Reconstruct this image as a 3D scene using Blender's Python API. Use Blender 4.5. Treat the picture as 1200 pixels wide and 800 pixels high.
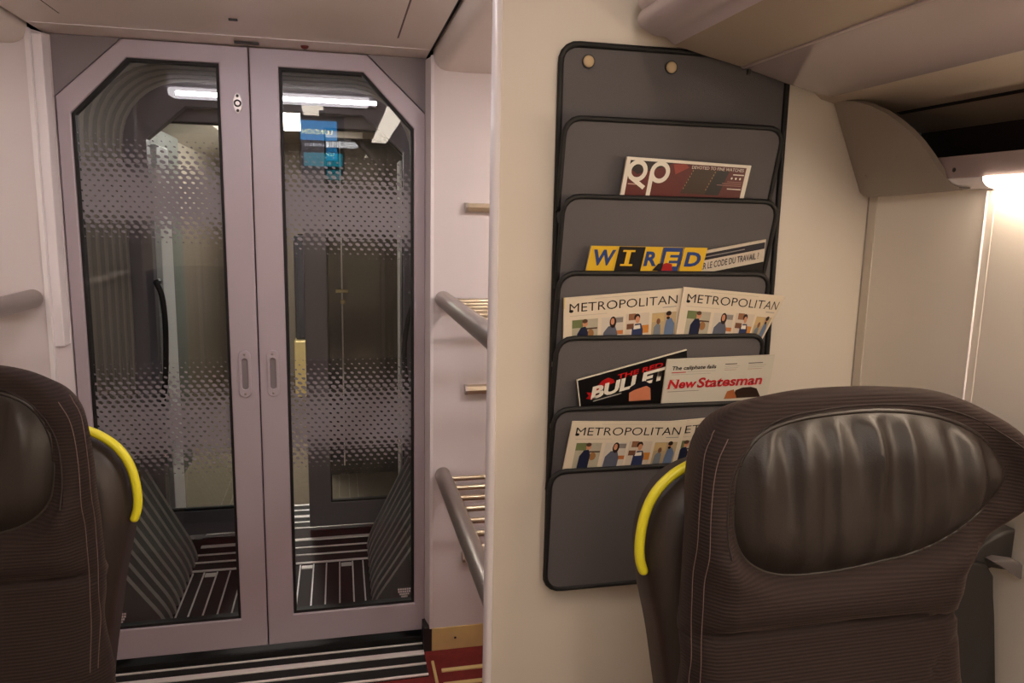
import bpy, bmesh, math, random
import numpy as np
from mathutils import Vector, Matrix
from mathutils.geometry import delaunay_2d_cdt

random.seed(7)
for o in list(bpy.data.objects): bpy.data.objects.remove(o)
S = bpy.context.scene
COL = S.collection

# ------------------------------------------------------------------ camera
F_PX, YAW, PIT, ROL = 879.9, .227627, -.160731, .020435
cy, sy, cp, sp, cr, sr = math.cos(YAW), math.sin(YAW), math.cos(PIT), math.sin(PIT), math.cos(ROL), math.sin(ROL)
FWD = np.array([sy*cp, cy*cp, sp]); RT0 = np.array([cy, -sy, 0.]); UP0 = np.cross(RT0, FWD)
RT = cr*RT0 + sr*UP0; UP = -sr*RT0 + cr*UP0
CAM = np.array([0., 0., 1.45])
cd = bpy.data.cameras.new('camera'); cam = bpy.data.objects.new('camera', cd); COL.objects.link(cam)
cd.sensor_width = 36; cd.lens = F_PX/1200*36; cd.clip_start = .02
cam.matrix_world = Matrix(((RT[0], UP[0], -FWD[0], CAM[0]), (RT[1], UP[1], -FWD[1], CAM[1]), (RT[2], UP[2], -FWD[2], CAM[2]), (0, 0, 0, 1)))
S.camera = cam

# ------------------------------------------------------------------ world, exposure, light levels
S.view_settings.view_transform = 'Standard'; S.view_settings.look = 'None'
S.view_settings.exposure = 0.08; S.view_settings.gamma = 1.0; S.view_settings.use_curve_mapping = False
W = bpy.data.worlds.new('world'); S.world = W; W.use_nodes = True
W.node_tree.nodes['Background'].inputs[0].default_value = (.02, .018, .016, 1)
W.node_tree.nodes['Background'].inputs[1].default_value = 1.0
SALOON_LAMP = 11.      # emission of the saloon ceiling strips
BAY_FILL = 115.         # small downlights added out of view in the luggage bays
COVE_LAMP = 40.        # lamp under the rail above the side panel
HEADER_LAMP = 34.
GANGWAY_FILL = 22.    # fill strip added over the near door, hidden by its top rail      # tube over the far door
VESTIBULE_LAMP = 9.   # cool strip in the vestibule ceiling, above the frame
NEXT_LAMP = 46.        # ceiling lamp in the next car

# ------------------------------------------------------------------ helpers
def ray(x, y): return RT*(x-600) - UP*(y-400) + FWD*F_PX
def at(x, y, Y):                       # the point of the plane y = Y seen at a pixel
    d = ray(x, y); return CAM + d*(Y/d[1])
def atz(x, y, Z):
    d = ray(x, y); return CAM + d*((Z-CAM[2])/d[2])
def xz(pts, Y): return [(at(x, y, Y)[0], at(x, y, Y)[2]) for x, y in pts]

def lin(c):
    c = c/255.; return c/12.92 if c <= .04045 else ((c+.055)/1.055)**2.4
def rgb(r, g, b): return (lin(r), lin(g), lin(b), 1)

def mat(name, col, rough=.5, metal=0., bump=0., bscale=200., var=0., vscale=6., emit=None, estr=0., sheen=0., spec=.5, coat=0.):
    m = bpy.data.materials.new(name); m.use_nodes = True
    nt = m.node_tree; N = nt.nodes; L = nt.links; b = N['Principled BSDF']
    b.inputs['Base Color'].default_value = col; b.inputs['Roughness'].default_value = rough; b.inputs['Metallic'].default_value = metal
    b.inputs['Specular IOR Level'].default_value = spec
    if sheen: b.inputs['Sheen Weight'].default_value = sheen; b.inputs['Sheen Roughness'].default_value = .4; b.inputs['Sheen Tint'].default_value = (.62, .45, .40, 1)
    if coat: b.inputs['Coat Weight'].default_value = coat; b.inputs['Coat Roughness'].default_value = .08
    if emit: b.inputs['Emission Color'].default_value = emit; b.inputs['Emission Strength'].default_value = estr
    tc = N.new('ShaderNodeTexCoord')
    if var:
        n = N.new('ShaderNodeTexNoise'); n.inputs['Scale'].default_value = vscale; n.inputs['Detail'].default_value = 3
        L.new(tc.outputs['Object'], n.inputs['Vector'])
        mx = N.new('ShaderNodeMix'); mx.data_type = 'RGBA'
        mx.inputs[6].default_value = tuple(c*(1-var) for c in col[:3])+(1,); mx.inputs[7].default_value = tuple(min(1, c*(1+var)) for c in col[:3])+(1,)
        L.new(n.outputs['Fac'], mx.inputs[0]); L.new(mx.outputs[2], b.inputs['Base Color'])
    if bump:
        n = N.new('ShaderNodeTexNoise'); n.inputs['Scale'].default_value = bscale; n.inputs['Detail'].default_value = 2
        L.new(tc.outputs['Object'], n.inputs['Vector'])
        bp = N.new('ShaderNodeBump'); bp.inputs['Strength'].default_value = bump; bp.inputs['Distance'].default_value = .002
        L.new(n.outputs['Fac'], bp.inputs['Height']); L.new(bp.outputs[0], b.inputs['Normal'])
    return m

def math_node(nt, op, a, b=None, c=None):
    n = nt.nodes.new('ShaderNodeMath'); n.operation = op
    for i, v in enumerate((a, b, c)):
        if v is None: continue
        if isinstance(v, (int, float)): n.inputs[i].default_value = v
        else: nt.links.new(v, n.inputs[i])
    return n.outputs[0]

def ribbed(name, c0, c1, period, axis='Z', rough=.8, bumpd=.0012, sheen=.25, mottle=.15):
    m = mat(name, c0, rough, sheen=sheen, spec=.25); nt = m.node_tree; N = nt.nodes; L = nt.links; b = N['Principled BSDF']
    tc = N.new('ShaderNodeTexCoord'); s = N.new('ShaderNodeSeparateXYZ'); L.new(tc.outputs['Object'], s.inputs[0])
    n = N.new('ShaderNodeTexNoise'); n.inputs['Scale'].default_value = 350; n.inputs['Detail'].default_value = 2
    L.new(tc.outputs['Object'], n.inputs['Vector'])
    w = math_node(nt, 'SINE', math_node(nt, 'MULTIPLY', s.outputs[axis], 2*math.pi/period))
    w = math_node(nt, 'MULTIPLY_ADD', w, .5, .5)
    f = math_node(nt, 'ADD', math_node(nt, 'MULTIPLY', w, 1-mottle), math_node(nt, 'MULTIPLY', n.outputs['Fac'], mottle))
    mx = N.new('ShaderNodeMix'); mx.data_type = 'RGBA'; mx.inputs[6].default_value = c0; mx.inputs[7].default_value = c1
    L.new(f, mx.inputs[0]); L.new(mx.outputs[2], b.inputs['Base Color'])
    bp = N.new('ShaderNodeBump'); bp.inputs['Strength'].default_value = .8; bp.inputs['Distance'].default_value = bumpd
    L.new(f, bp.inputs['Height']); L.new(bp.outputs[0], b.inputs['Normal'])
    return m

def emis(name, col, s):
    m = bpy.data.materials.new(name); m.use_nodes = True; nt = m.node_tree; nt.nodes.clear()
    e = nt.nodes.new('ShaderNodeEmission'); e.inputs[0].default_value = col; e.inputs[1].default_value = s
    o = nt.nodes.new('ShaderNodeOutputMaterial'); nt.links.new(e.outputs[0], o.inputs[0]); return m

ORG = {}
def link(o, parent=None):
    COL.objects.link(o)
    if parent: o.parent = parent
def thing(name, label, cat, loc, group=None):
    o = bpy.data.objects.new(name, None); o.empty_display_size = .05; o.location = loc; COL.objects.link(o)
    o['label'] = label; o['category'] = cat
    if group: o['group'] = group
    ORG[o.name] = Vector(loc); return o
def tag(o, label, cat, group=None):
    o['label'] = label; o['category'] = cat
    if group: o['group'] = group
    return o
def build(name, bm, m, parent=None, smooth=False, angle=None, label=None, kind=None):
    org = ORG[parent.name] if parent else Vector((0, 0, 0))
    bmesh.ops.recalc_face_normals(bm, faces=bm.faces)
    if parent is None and kind != 'raw':
        if bm.verts:
            vs = [v.co for v in bm.verts]
            org = Vector(((min(v.x for v in vs)+max(v.x for v in vs))/2, (min(v.y for v in vs)+max(v.y for v in vs))/2, min(v.z for v in vs)))
    for v in bm.verts: v.co -= org
    me = bpy.data.meshes.new(name); bm.to_mesh(me); bm.free()
    ms = m if isinstance(m, (list, tuple)) else [m]
    for q in ms: me.materials.append(q)
    if smooth:
        me.polygons.foreach_set('use_smooth', [True]*len(me.polygons))
        if angle: me.set_sharp_from_angle(angle=math.radians(angle))
    o = bpy.data.objects.new(name, me)
    if parent is None: o.location = org
    link(o, parent); ORG[o.name] = org
    if label: o['label'] = label
    if kind and kind != 'raw': o['kind'] = kind
    return o
def struct(name, bm, m, smooth=False, angle=None): return build(name, bm, m, None, smooth, angle, None, 'structure')
def BM(): return bmesh.new()
def box(bm, x0, x1, y0, y1, z0, z1, bev=0., seg=2, mi=0):
    vs = [bm.verts.new((x, y, z)) for z in (z0, z1) for y in (y0, y1) for x in (x0, x1)]
    fs = [bm.faces.new([vs[i] for i in q]) for q in ((0, 2, 3, 1), (4, 5, 7, 6), (0, 1, 5, 4), (2, 6, 7, 3), (0, 4, 6, 2), (1, 3, 7, 5))]
    for f in fs: f.material_index = mi
    if bev:
        es = list({e for f in fs for e in f.edges})
        bmesh.ops.bevel(bm, geom=es, offset=bev, segments=seg, affect='EDGES', profile=.5)
    return bm
def prism(bm, poly, a0, a1, plane='XZ', bev=0., seg=2, mi=0):
    def P(u, v, a): return {'XZ': (u, a, v), 'XY': (u, v, a), 'YZ': (a, u, v)}[plane]
    lo = [bm.verts.new(P(u, v, a0)) for u, v in poly]; hi = [bm.verts.new(P(u, v, a1)) for u, v in poly]
    n = len(poly); fs = [bm.faces.new(lo), bm.faces.new(hi[::-1])]
    for i in range(n): fs.append(bm.faces.new((lo[i], lo[(i+1) % n], hi[(i+1) % n], hi[i])))
    for f in fs: f.material_index = mi
    if bev:
        es = list(set(fs[0].edges) | set(fs[1].edges))
        bmesh.ops.bevel(bm, geom=es, offset=bev, segments=seg, affect='EDGES', profile=.5)
    return bm
def tube(bm, path, r, n=10, cap=True, closed=False, flat=1.0, ref=None, mi=0):
    pts = [Vector(p) for p in path]; m = len(pts); rings = []
    prev = None
    for i, p in enumerate(pts):
        a = pts[(i-1) % m] if (closed or i > 0) else p; b = pts[(i+1) % m] if (closed or i < m-1) else p
        t = (b-a).normalized()
        if prev is None:
            u = ref if ref is not None else (Vector((0, 0, 1)) if abs(t.z) < .9 else Vector((0, 1, 0)))
            u = Vector(u)
        else: u = prev
        u = (u - t*u.dot(t)).normalized(); prev = u; v = t.cross(u)
        rr = r[i] if isinstance(r, (list, tuple)) else r
        rings.append([bm.verts.new(p + u*(rr*math.cos(k*2*math.pi/n)) + v*(rr*flat*math.sin(k*2*math.pi/n))) for k in range(n)])
    q = m if closed else m-1
    for i in range(q):
        A, B = rings[i], rings[(i+1) % m]
        for k in range(n):
            f = bm.faces.new((A[k], A[(k+1) % n], B[(k+1) % n], B[k])); f.material_index = mi
    if cap and not closed:
        bm.faces.new(rings[0][::-1]).material_index = mi; bm.faces.new(rings[-1]).material_index = mi
    return bm
def sweep_y(bm, prof, y0, y1, close=False, mi=0):       # an open or closed XZ profile run along Y, with a wall thickness of zero
    A = [bm.verts.new((x, y0, z)) for x, z in prof]; B = [bm.verts.new((x, y1, z)) for x, z in prof]
    for i in range(len(prof) if close else len(prof)-1):
        j = (i+1) % len(prof); bm.faces.new((A[i], A[j], B[j], B[i])).material_index = mi
    return bm
def dome(bm, c, r, h, axis=(0, -1, 0), n=20, k=5):
    ax = Vector(axis).normalized(); u = ax.orthogonal().normalized(); v = ax.cross(u); c = Vector(c); rings = []
    for i in range(k+1):
        a = i/k*math.pi/2
        if i == k: rings.append([bm.verts.new(c+ax*h)]); break
        rings.append([bm.verts.new(c+ax*(h*math.sin(a))+(u*math.cos(t)+v*math.sin(t))*(r*math.cos(a))) for t in [2*math.pi*j/n for j in range(n)]])
    for i in range(k-1):
        for j in range(n): bm.faces.new((rings[i][j], rings[i][(j+1) % n], rings[i+1][(j+1) % n], rings[i+1][j]))
    for j in range(n): bm.faces.new((rings[k-1][j], rings[k-1][(j+1) % n], rings[k][0]))
    bm.faces.new(rings[0][::-1]); return bm
def catmull(pts, n=6, closed=True):
    pts = [np.array(p, float) for p in pts]; out = []; m = len(pts)
    for i in range(m if closed else m-1):
        if closed: p0, p1, p2, p3 = pts[i-1], pts[i], pts[(i+1) % m], pts[(i+2) % m]
        else: p0, p1, p2, p3 = pts[max(i-1, 0)], pts[i], pts[i+1], pts[min(i+2, m-1)]
        for k in range(n):
            t = k/n
            out.append(.5*((2*p1)+(p2-p0)*t+(2*p0-5*p1+4*p2-p3)*t*t+(3*p1-p0-3*p2+p3)*t**3))
    if not closed: out.append(pts[-1])
    return out
def resample(pts, s, closed=True):
    P = np.array(pts+[pts[0]] if closed else pts); L = np.r_[0, np.cumsum(np.hypot(*np.diff(P, axis=0).T))]
    n = max(3, int(round(L[-1]/s))); t = np.linspace(0, L[-1], n+1)
    Q = np.c_[np.interp(t, L, P[:, 0]), np.interp(t, L, P[:, 1])]
    return Q[:-1] if closed else Q
def dist_to(Q, pts, closed=True):
    Q = np.asarray(Q, float); A = np.asarray(pts, float); B = np.roll(A, -1, 0) if closed else A[1:]
    if not closed: A = A[:-1]
    best = np.full(len(Q), 1e9)
    for a, b in zip(A, B):
        ab = b-a; t = np.clip(((Q-a)@ab)/max(ab@ab, 1e-12), 0, 1)
        best = np.minimum(best, np.hypot(*(Q-(a+t[:, None]*ab)).T))
    return best
def inside(Q, poly):
    Q = np.asarray(Q); P = np.asarray(poly); r = np.zeros(len(Q), bool); j = len(P)-1
    for i in range(len(P)):
        c = ((P[i, 1] > Q[:, 1]) != (P[j, 1] > Q[:, 1])) & (Q[:, 0] < (P[j, 0]-P[i, 0])*(Q[:, 1]-P[i, 1])/(P[j, 1]-P[i, 1]+1e-15)+P[i, 0])
        r ^= c; j = i
    return r
def inflate(poly, yfun, R, yback, s=.01, grid=.012, taper=0.):
    """a cushion: outline poly (x,z); yfun(Q, d) gives the front's y for points Q at distance d from the edge"""
    O = resample(poly, s); n = len(O)
    area = .5*np.sum(O[:, 0]*np.roll(O[:, 1], -1)-np.roll(O[:, 0], -1)*O[:, 1])
    if area < 0: O = O[::-1]
    pts = [O]
    T = np.roll(O, -1, 0)-np.roll(O, 1, 0); T /= np.hypot(*T.T)[:, None]; NI = np.c_[-T[:, 1], T[:, 0]]
    for th in (20, 38, 56, 75):
        off = R*(1-math.cos(math.radians(th))); q = O+NI*off
        dd = dist_to(q, O); q = q[(dd > off*.8) & inside(q, O)]; pts.append(q)
    lo, hi = O.min(0), O.max(0)
    gx, gz = np.meshgrid(np.arange(lo[0], hi[0], grid), np.arange(lo[1], hi[1], grid)); G = np.c_[gx.ravel(), gz.ravel()]
    G = G[inside(G, O)]; G = G[dist_to(G, O) > R*.95]; pts.append(G)
    A = np.vstack(pts)
    res = delaunay_2d_cdt([Vector(p) for p in A], [(i, (i+1) % n) for i in range(n)], [], 1, 1e-5)
    V = np.array([tuple(v) for v in res[0]]); faces = res[2]
    d = dist_to(V, O); y = yfun(V, d)
    bm = BM(); bv = [bm.verts.new((V[i, 0], y[i], V[i, 1])) for i in range(len(V))]
    for f in faces:
        try: bm.faces.new([bv[i] for i in f])
        except ValueError: pass
    be = [e for e in bm.edges if e.is_boundary]
    ex = bmesh.ops.extrude_edge_only(bm, edges=be)
    nv = [g for g in ex['geom'] if isinstance(g, bmesh.types.BMVert)]
    if taper:
        for v in nv:
            k = int(np.argmin(np.hypot(O[:, 0]-v.co.x, O[:, 1]-v.co.z))); v.co.x += NI[k, 0]*taper; v.co.z += NI[k, 1]*taper
    for v in nv: v.co.y = yback
    ne = [g for g in ex['geom'] if isinstance(g, bmesh.types.BMEdge) and g.is_boundary]
    bmesh.ops.contextual_create(bm, geom=ne)
    return bm
def roll(d, R): return np.where(d < R, np.sqrt(np.maximum(R*R-(R-np.minimum(d, R))**2, 0))-R, 0.)
def sstep(a, b, x): t = np.clip((x-a)/(b-a), 0, 1); return t*t*(3-2*t)
def text_bm(s, shear=0., offset=0., spacing=1.0, res=3):
    c = bpy.data.curves.new('t', 'FONT'); c.body = s; c.shear = shear; c.offset = offset; c.space_character = spacing; c.resolution_u = res; c.fill_mode = 'FRONT'
    o = bpy.data.objects.new('t', c); COL.objects.link(o); bpy.context.view_layer.update()
    me = bpy.data.meshes.new_from_object(o.evaluated_get(bpy.context.evaluated_depsgraph_get()))
    bm = BM(); bm.from_mesh(me)
    bpy.data.objects.remove(o); bpy.data.curves.remove(c); bpy.data.meshes.remove(me); return bm
def fit_text(s, u0, u1, v0, v1, fn, n, **k):            # text filling the box u0..u1, v0 (top)..v1 (bottom) of a mapped sheet
    bm = text_bm(s, **k); X = [v.co.x for v in bm.verts]; Y = [v.co.y for v in bm.verts]
    ax, bx, ay, by = min(X), max(X), min(Y), max(Y)
    for v in bm.verts: v.co = fn(u0+(v.co.x-ax)/(bx-ax)*(u1-u0), v1-(v.co.y-ay)/(by-ay)*(v1-v0), n)
    return bm

# ------------------------------------------------------------------ materials
M = {}
M['wall'] = mat('warm_white_panel', rgb(221, 211, 198), .42, var=.03, bump=.05, bscale=60)
M['wall_side'] = mat('pale_side_panel', rgb(246, 238, 228), .45, var=.02)
M['wall_cool'] = mat('white_panel', rgb(228, 219, 220), .42, var=.02)
M['trim_white'] = mat('white_edge_trim', rgb(248, 242, 244), .35)
M['ceiling'] = mat('ceiling_panel', rgb(226, 214, 204), .33, var=.03, vscale=3)
M['black'] = mat('black_gap', rgb(14, 12, 12), .8)
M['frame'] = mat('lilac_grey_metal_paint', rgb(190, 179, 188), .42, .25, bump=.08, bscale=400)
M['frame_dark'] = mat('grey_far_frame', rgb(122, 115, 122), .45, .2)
M['frame_recess'] = mat('grey_recess', rgb(142, 134, 138), .45, .2)
M['gasket'] = mat('black_rubber', rgb(20, 18, 18), .6)
M['steel'] = mat('brushed_steel', rgb(176, 168, 162), .34, .9, bump=.1, bscale=300)
M['steel_pale'] = mat('satin_steel', rgb(190, 182, 176), .3, .85)
M['slat'] = mat('slat_steel', rgb(205, 190, 165), .3, .85)
M['gold'] = mat('brushed_brass_kickplate', rgb(238, 214, 150), .32, .35, var=.1, vscale=20)
M['carpet'] = mat('red_carpet', rgb(120, 34, 30), .95, bump=.6, bscale=500, var=.35, vscale=40)
M['rubber'] = mat('black_ribbed_rubber', rgb(22, 20, 20), .7, bump=.3, bscale=300)
M['strip'] = mat('aluminium_strip', rgb(250, 242, 238), .3, .25)
M['bellows'] = mat('grey_bellows_rubber', rgb(120, 112, 106), .45, var=.15, vscale=10)
M['plate'] = mat('grey_gangway_plate', rgb(124, 126, 125), .5, var=.1, vscale=8)
M['bellows_edge'] = mat('pale_bellows_edge', rgb(150, 140, 131), .4)
M['plate_rim_lit'] = mat('lit_plate_rim', rgb(165, 159, 152), .4)
M['mesh'] = mat('grey_mesh_cloth', rgb(94, 90, 92), .62, bump=.5, bscale=900, var=.06, vscale=5, sheen=.2)
M['piping'] = mat('black_binding', rgb(16, 14, 15), .6, bump=.3, bscale=400)
M['cream_screw'] = mat('cream_button', rgb(196, 172, 136), .45)
M['bin'] = mat('brown_grey_bin_underside', rgb(172, 158, 143), .5, bump=.15, bscale=250)
M['bin_gloss'] = mat('glossy_lilac_panel', rgb(168, 154, 156), .1, coat=.5)
M['bin_nose'] = mat('lilac_grip', rgb(206, 194, 200), .3)
M['cove'] = mat('grey_cove_cover', rgb(158, 148, 138), .5, bump=.12, bscale=250)
M['lilac'] = mat('lilac_rail', rgb(168, 152, 152), .4)
M['dark_glass'] = mat('dark_strip', rgb(50, 42, 40), .3)
M['fabric'] = ribbed('brown_ribbed_cloth', rgb(35, 26, 25), rgb(48, 36, 34), .0052, bumpd=.0006, sheen=.16)
M['fabric_fine'] = ribbed('brown_fine_cloth', rgb(38, 28, 27), rgb(48, 36, 34), .0034)
M['leather'] = mat('black_brown_leather', rgb(38, 31, 28), .44, bump=.15, bscale=350)
M['thread'] = mat('pale_thread', rgb(112, 92, 88), .7)
M['thread_dark'] = mat('dark_thread', rgb(40, 30, 28), .8)
M['shell'] = mat('dark_brown_shell', rgb(46, 37, 34), .45, bump=.1, bscale=300)
M['yellow'] = mat('yellow_plastic', rgb(222, 212, 40), .38)
M['charcoal'] = mat('charcoal_plastic', rgb(40, 36, 35), .5)
M['grey_plastic'] = mat('grey_plastic', rgb(92, 86, 86), .45)
M['red_plastic'] = mat('red_plastic', rgb(110, 40, 30), .3)
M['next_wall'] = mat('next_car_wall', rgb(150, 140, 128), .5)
M['next_dark'] = mat('next_car_dark_panel', rgb(62, 58, 56), .4)
M['next_carpet'] = mat('brown_carpet', rgb(112, 100, 84), .95, bump=.6, bscale=300, var=.2, vscale=30)
M['navy'] = mat('navy_cloth', rgb(30, 34, 48), .8)
WARM = (1, .78, .58, 1)
M['lamp_warm'] = emis('warm_lamp', (1, .85, .71, 1), SALOON_LAMP)
M['fill_gangway'] = emis('gangway_fill', (1, .92, .92, 1), GANGWAY_FILL)
M['lamp_vest'] = emis('vestibule_lamp', (1, .90, .94, 1), VESTIBULE_LAMP)
M['fill_bay'] = emis('bay_fill', (1, .90, .84, 1), BAY_FILL)
M['lamp_cove'] = emis('cove_lamp', (1, .80, .60, 1), COVE_LAMP)
M['lamp_header'] = emis('header_lamp', (1, .92, .96, 1), HEADER_LAMP)
M['lamp_next'] = emis('next_lamp', (1, .90, .82, 1), NEXT_LAMP)

def glass_mat():
    m = bpy.data.materials.new('door_glass'); m.use_nodes = True; nt = m.node_tree; nt.nodes.clear(); N = nt.nodes; L = nt.links
    o = N.new('ShaderNodeOutputMaterial'); t = N.new('ShaderNodeBsdfTransparent'); t.inputs[0].default_value = (.93, .95, .94, 1)
    g = N.new('ShaderNodeBsdfGlossy'); g.inputs['Roughness'].default_value = .0; fr = N.new('ShaderNodeFresnel'); fr.inputs[0].default_value = 1.5
    mx = N.new('ShaderNodeMixShader'); L.new(fr.outputs[0], mx.inputs[0]); L.new(t.outputs[0], mx.inputs[1]); L.new(g.outputs[0], mx.inputs[2]); L.new(mx.outputs[0], o.inputs[0])
    return m
M['glass'] = glass_mat()
def print_mat():
    """grey halftone print on the glass: two bands that fade out in dots above and below"""
    m = bpy.data.materials.new('halftone_print'); m.use_nodes = True; nt = m.node_tree; nt.nodes.clear(); N = nt.nodes; L = nt.links
    o = N.new('ShaderNodeOutputMaterial'); t = N.new('ShaderNodeBsdfTransparent'); d = N.new('ShaderNodeBsdfPrincipled')
    d.inputs['Base Color'].default_value = rgb(134, 130, 136); d.inputs['Roughness'].default_value = .5
    ge = N.new('ShaderNodeNewGeometry'); s = N.new('ShaderNodeSeparateXYZ'); L.new(ge.outputs['Position'], s.inputs[0])
    X, Z = s.outputs['X'], s.outputs['Z']
    px, pz, rad = .0235, .0148, .0061
    def wrap(v, per, off): return math_node(nt, 'MULTIPLY', math_node(nt, 'SUBTRACT', math_node(nt, 'FRACT', math_node(nt, 'ADD', math_node(nt, 'MULTIPLY', v, 1/per), .5+off)), .5), per)
    def metric(ox, oz):
        du = wrap(X, px, ox); dv = math_node(nt, 'ADD', wrap(Z, 2*pz, oz), math_node(nt, 'MULTIPLY', du, .24))
        a = math_node(nt, 'MULTIPLY', du, 1/1.55)
        return math_node(nt, 'SQRT', math_node(nt, 'ADD', math_node(nt, 'MULTIPLY', a, a), math_node(nt, 'MULTIPLY', dv, dv)))
    hole = math_node(nt, 'MINIMUM', metric(0, 0), metric(.5, .5)); dot = math_node(nt, 'MINIMUM', metric(.5, 0), metric(0, .5))
    ZS = math_node(nt, 'ADD', Z, math_node(nt, 'MULTIPLY', math_node(nt, 'ADD', X, .25), .06))
    def band(z0, z1, z2, z3, top, Z=Z):
        up = N.new('ShaderNodeMapRange'); up.inputs[1].default_value = z0; up.inputs[2].default_value = z1; up.inputs[3].default_value = -1.0; up.inputs[4].default_value = top; L.new(Z, up.inputs[0])
        dn = N.new('ShaderNodeMapRange'); dn.inputs[1].default_value = z2; dn.inputs[2].default_value = z3; dn.inputs[3].default_value = top; dn.inputs[4].default_value = -1.0; L.new(Z, dn.inputs[0])
        return math_node(nt, 'MINIMUM', up.outputs[0], dn.outputs[0])
    T = math_node(nt, 'MAXIMUM', band(1.325, 1.44, 1.51, 1.67, .62, ZS), band(.61, .74, .83, 1.02, .52))
    inh = math_node(nt, 'GREATER_THAN', hole, math_node(nt, 'MULTIPLY', math_node(nt, 'SUBTRACT', 1., T), rad))
    ind = math_node(nt, 'LESS_THAN', dot, math_node(nt, 'MULTIPLY', math_node(nt, 'ADD', 1., T), rad))
    pos = math_node(nt, 'GREATER_THAN', T, 0.)
    k = math_node(nt, 'ADD', math_node(nt, 'MULTIPLY', pos, inh), math_node(nt, 'MULTIPLY', math_node(nt, 'SUBTRACT', 1., pos), ind))
    mx = N.new('ShaderNodeMixShader'); L.new(k, mx.inputs[0]); L.new(t.outputs[0], mx.inputs[1]); L.new(d.outputs[0], mx.inputs[2]); L.new(mx.outputs[0], o.inputs[0])
    return m
M['print'] = print_mat()

# ------------------------------------------------------------------ setting: floors
FL = -.02
XC = -.2515                 # centre of the end door
YD, YB, YP = 2.44, 2.38, 1.40
XW = 1.09                   # face of the right side panel
b = BM(); box(b, -1.6, 1.16, 1.40, 2.44, FL-.05, FL); struct('floor', b, M['carpet'])
b = BM(); box(b, -1.6, 1.16, -3.0, 1.40, FL-.05, FL); struct('floor_saloon', b, mat('pale_bounce_carpet', rgb(150, 138, 130), .95, bump=.5, bscale=400, var=.15, vscale=30))  # unseen floor, its carpet lightened to bounce light onto the ceiling
b = BM(); box(b, XC-.60, XC+.58, 2.44, 3.07, -.06, 0.0); struct('floor_gangway', b, M['rubber'])
b = BM(); box(b, -1.3, 1.0, 3.07, 3.78, -.06, 0.0); struct('floor_threshold', b, M['rubber'])
b = BM(); box(b, -1.3, 1.0, 3.78, 7.0, -.06, 0.0); struct('floor_next', b, M['next_carpet'])
# sill plate in front of the door: black rubber with metal strips
sill = BM(); box(sill, XC-.555, .262, 2.232, 2.437, FL-.005, FL+.004); sill_o = struct('trim_1', sill, M['rubber'])
for y0, y1 in ((2.418, 2.424), (2.352, 2.376), (2.294, 2.303), (2.232, 2.241)):
    b = BM(); box(b, XC-.553, .262, y0, y1, FL+.0, FL+.009, .002); build('metal_strip', b, M['strip'], sill_o)
# luggage bay floor strips
b = BM(); box(b, .307, 1.05, 2.245, 2.262, FL-.002, FL+.005, .002); struct('trim_2', b, M['gold'])
b = BM(); box(b, .303, 1.05, 2.168, 2.186, FL-.002, FL+.005, .002); struct('trim_3', b, M['gold'])
b = BM(); box(b, .279, .289, 1.5, 2.312, FL-.002, FL+.005, .002); struct('trim_4', b, M['gold'])
# longitudinal gangway floor strips
xs = [-.598, -.555, -.505, -.455, -.405, -.345, -.29, -.235, -.178, -.124, -.072, -.018, .035, .078, .118]
fl = BM(); box(fl, -.60, .12, 2.64, 3.07, 0, .004); fl_o = struct('trim_5', fl, M['rubber'])
for i, x in enumerate(xs):
    b = BM(); box(b, x-.0028, x+.0028, 2.645, 3.068, 0, .008, .001); build('metal_strip', b, M['strip'], fl_o)
for i in (1, 4, 8, 11):
    b = BM(); box(b, xs[i]+.006, xs[i+1]-.004, 2.645, 2.672, .002, .0075, .001); build('end_tab', b, M['strip'], fl_o)
    b = BM(); box(b, xs[i]+.006, xs[i+1]-.004, 3.03, 3.06, .002, .0075, .001); build('end_tab', b, M['strip'], fl_o)
b = BM(); box(b, XC-.56, XC+.56, 2.50, 2.62, 0, .006, .002); struct('trim_6', b, M['gasket'])
th = BM(); box(th, -.62, .16, 3.075, 3.76, 0, .004); th_o = struct('trim_7', th, M['rubber'])
for y, w in ((3.085, .012), (3.165, .009), (3.24, .009), (3.325, .024), (3.46, .009), (3.53, .009), (3.60, .026), (3.68, .010), (3.75, .010)):
    b = BM(); box(b, -.61, .15, y-w/2, y+w/2, .002, .009, .002); build('metal_strip', b, M['strip'], th_o)

# ------------------------------------------------------------------ setting: ceiling and soffits
b = BM(); box(b, -.796, .274, 1.40, 2.47, 1.94, 1.98)
box(b, -.672, .166, 1.45, 2.19, 1.936, 1.945, .002)
struct('ceiling', b, M['ceiling'])
b = BM(); box(b, .1655, .1705, 1.45, 2.195, 1.9375, 1.9415); struct('trim_8', b, M['thread'])
b = BM(); box(b, -.6765, -.6715, 1.45, 2.195, 1.9375, 1.9415); struct('trim_9', b, M['thread'])
b = BM(); box(b, -.79, .27, 2.318, 2.322, 1.9385, 1.9415); struct('trim_10', b, M['trim_white'])
def soffit(s, x_in, x_out, nm, Y0):
    pr = []
    for k in range(7):
        a = k/6*math.pi/2
        pr.append((x_in + s*.045*(1-math.cos(a)), 1.938-.045*math.sin(a)))
    prof = [(x_in, 1.99)] + pr + [(x_out, 1.893), (x_out, 1.99)]
    b = BM(); prism(b, prof, Y0, 2.379, 'XZ'); return struct(nm, b, M['ceiling'], True, 30)
soffit(1, .288, 1.16, 'ceiling_bay_right', 1.452); soffit(-1, -.812, -1.6, 'ceiling_bay_left', 1.56)
b = BM(); box(b, .272, .290, 1.45, 2.40, 1.952, 1.99); box(b, -.815, -.794, 1.45, 2.40, 1.952, 1.99); struct('ceiling_gap', b, M['black'])

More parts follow.
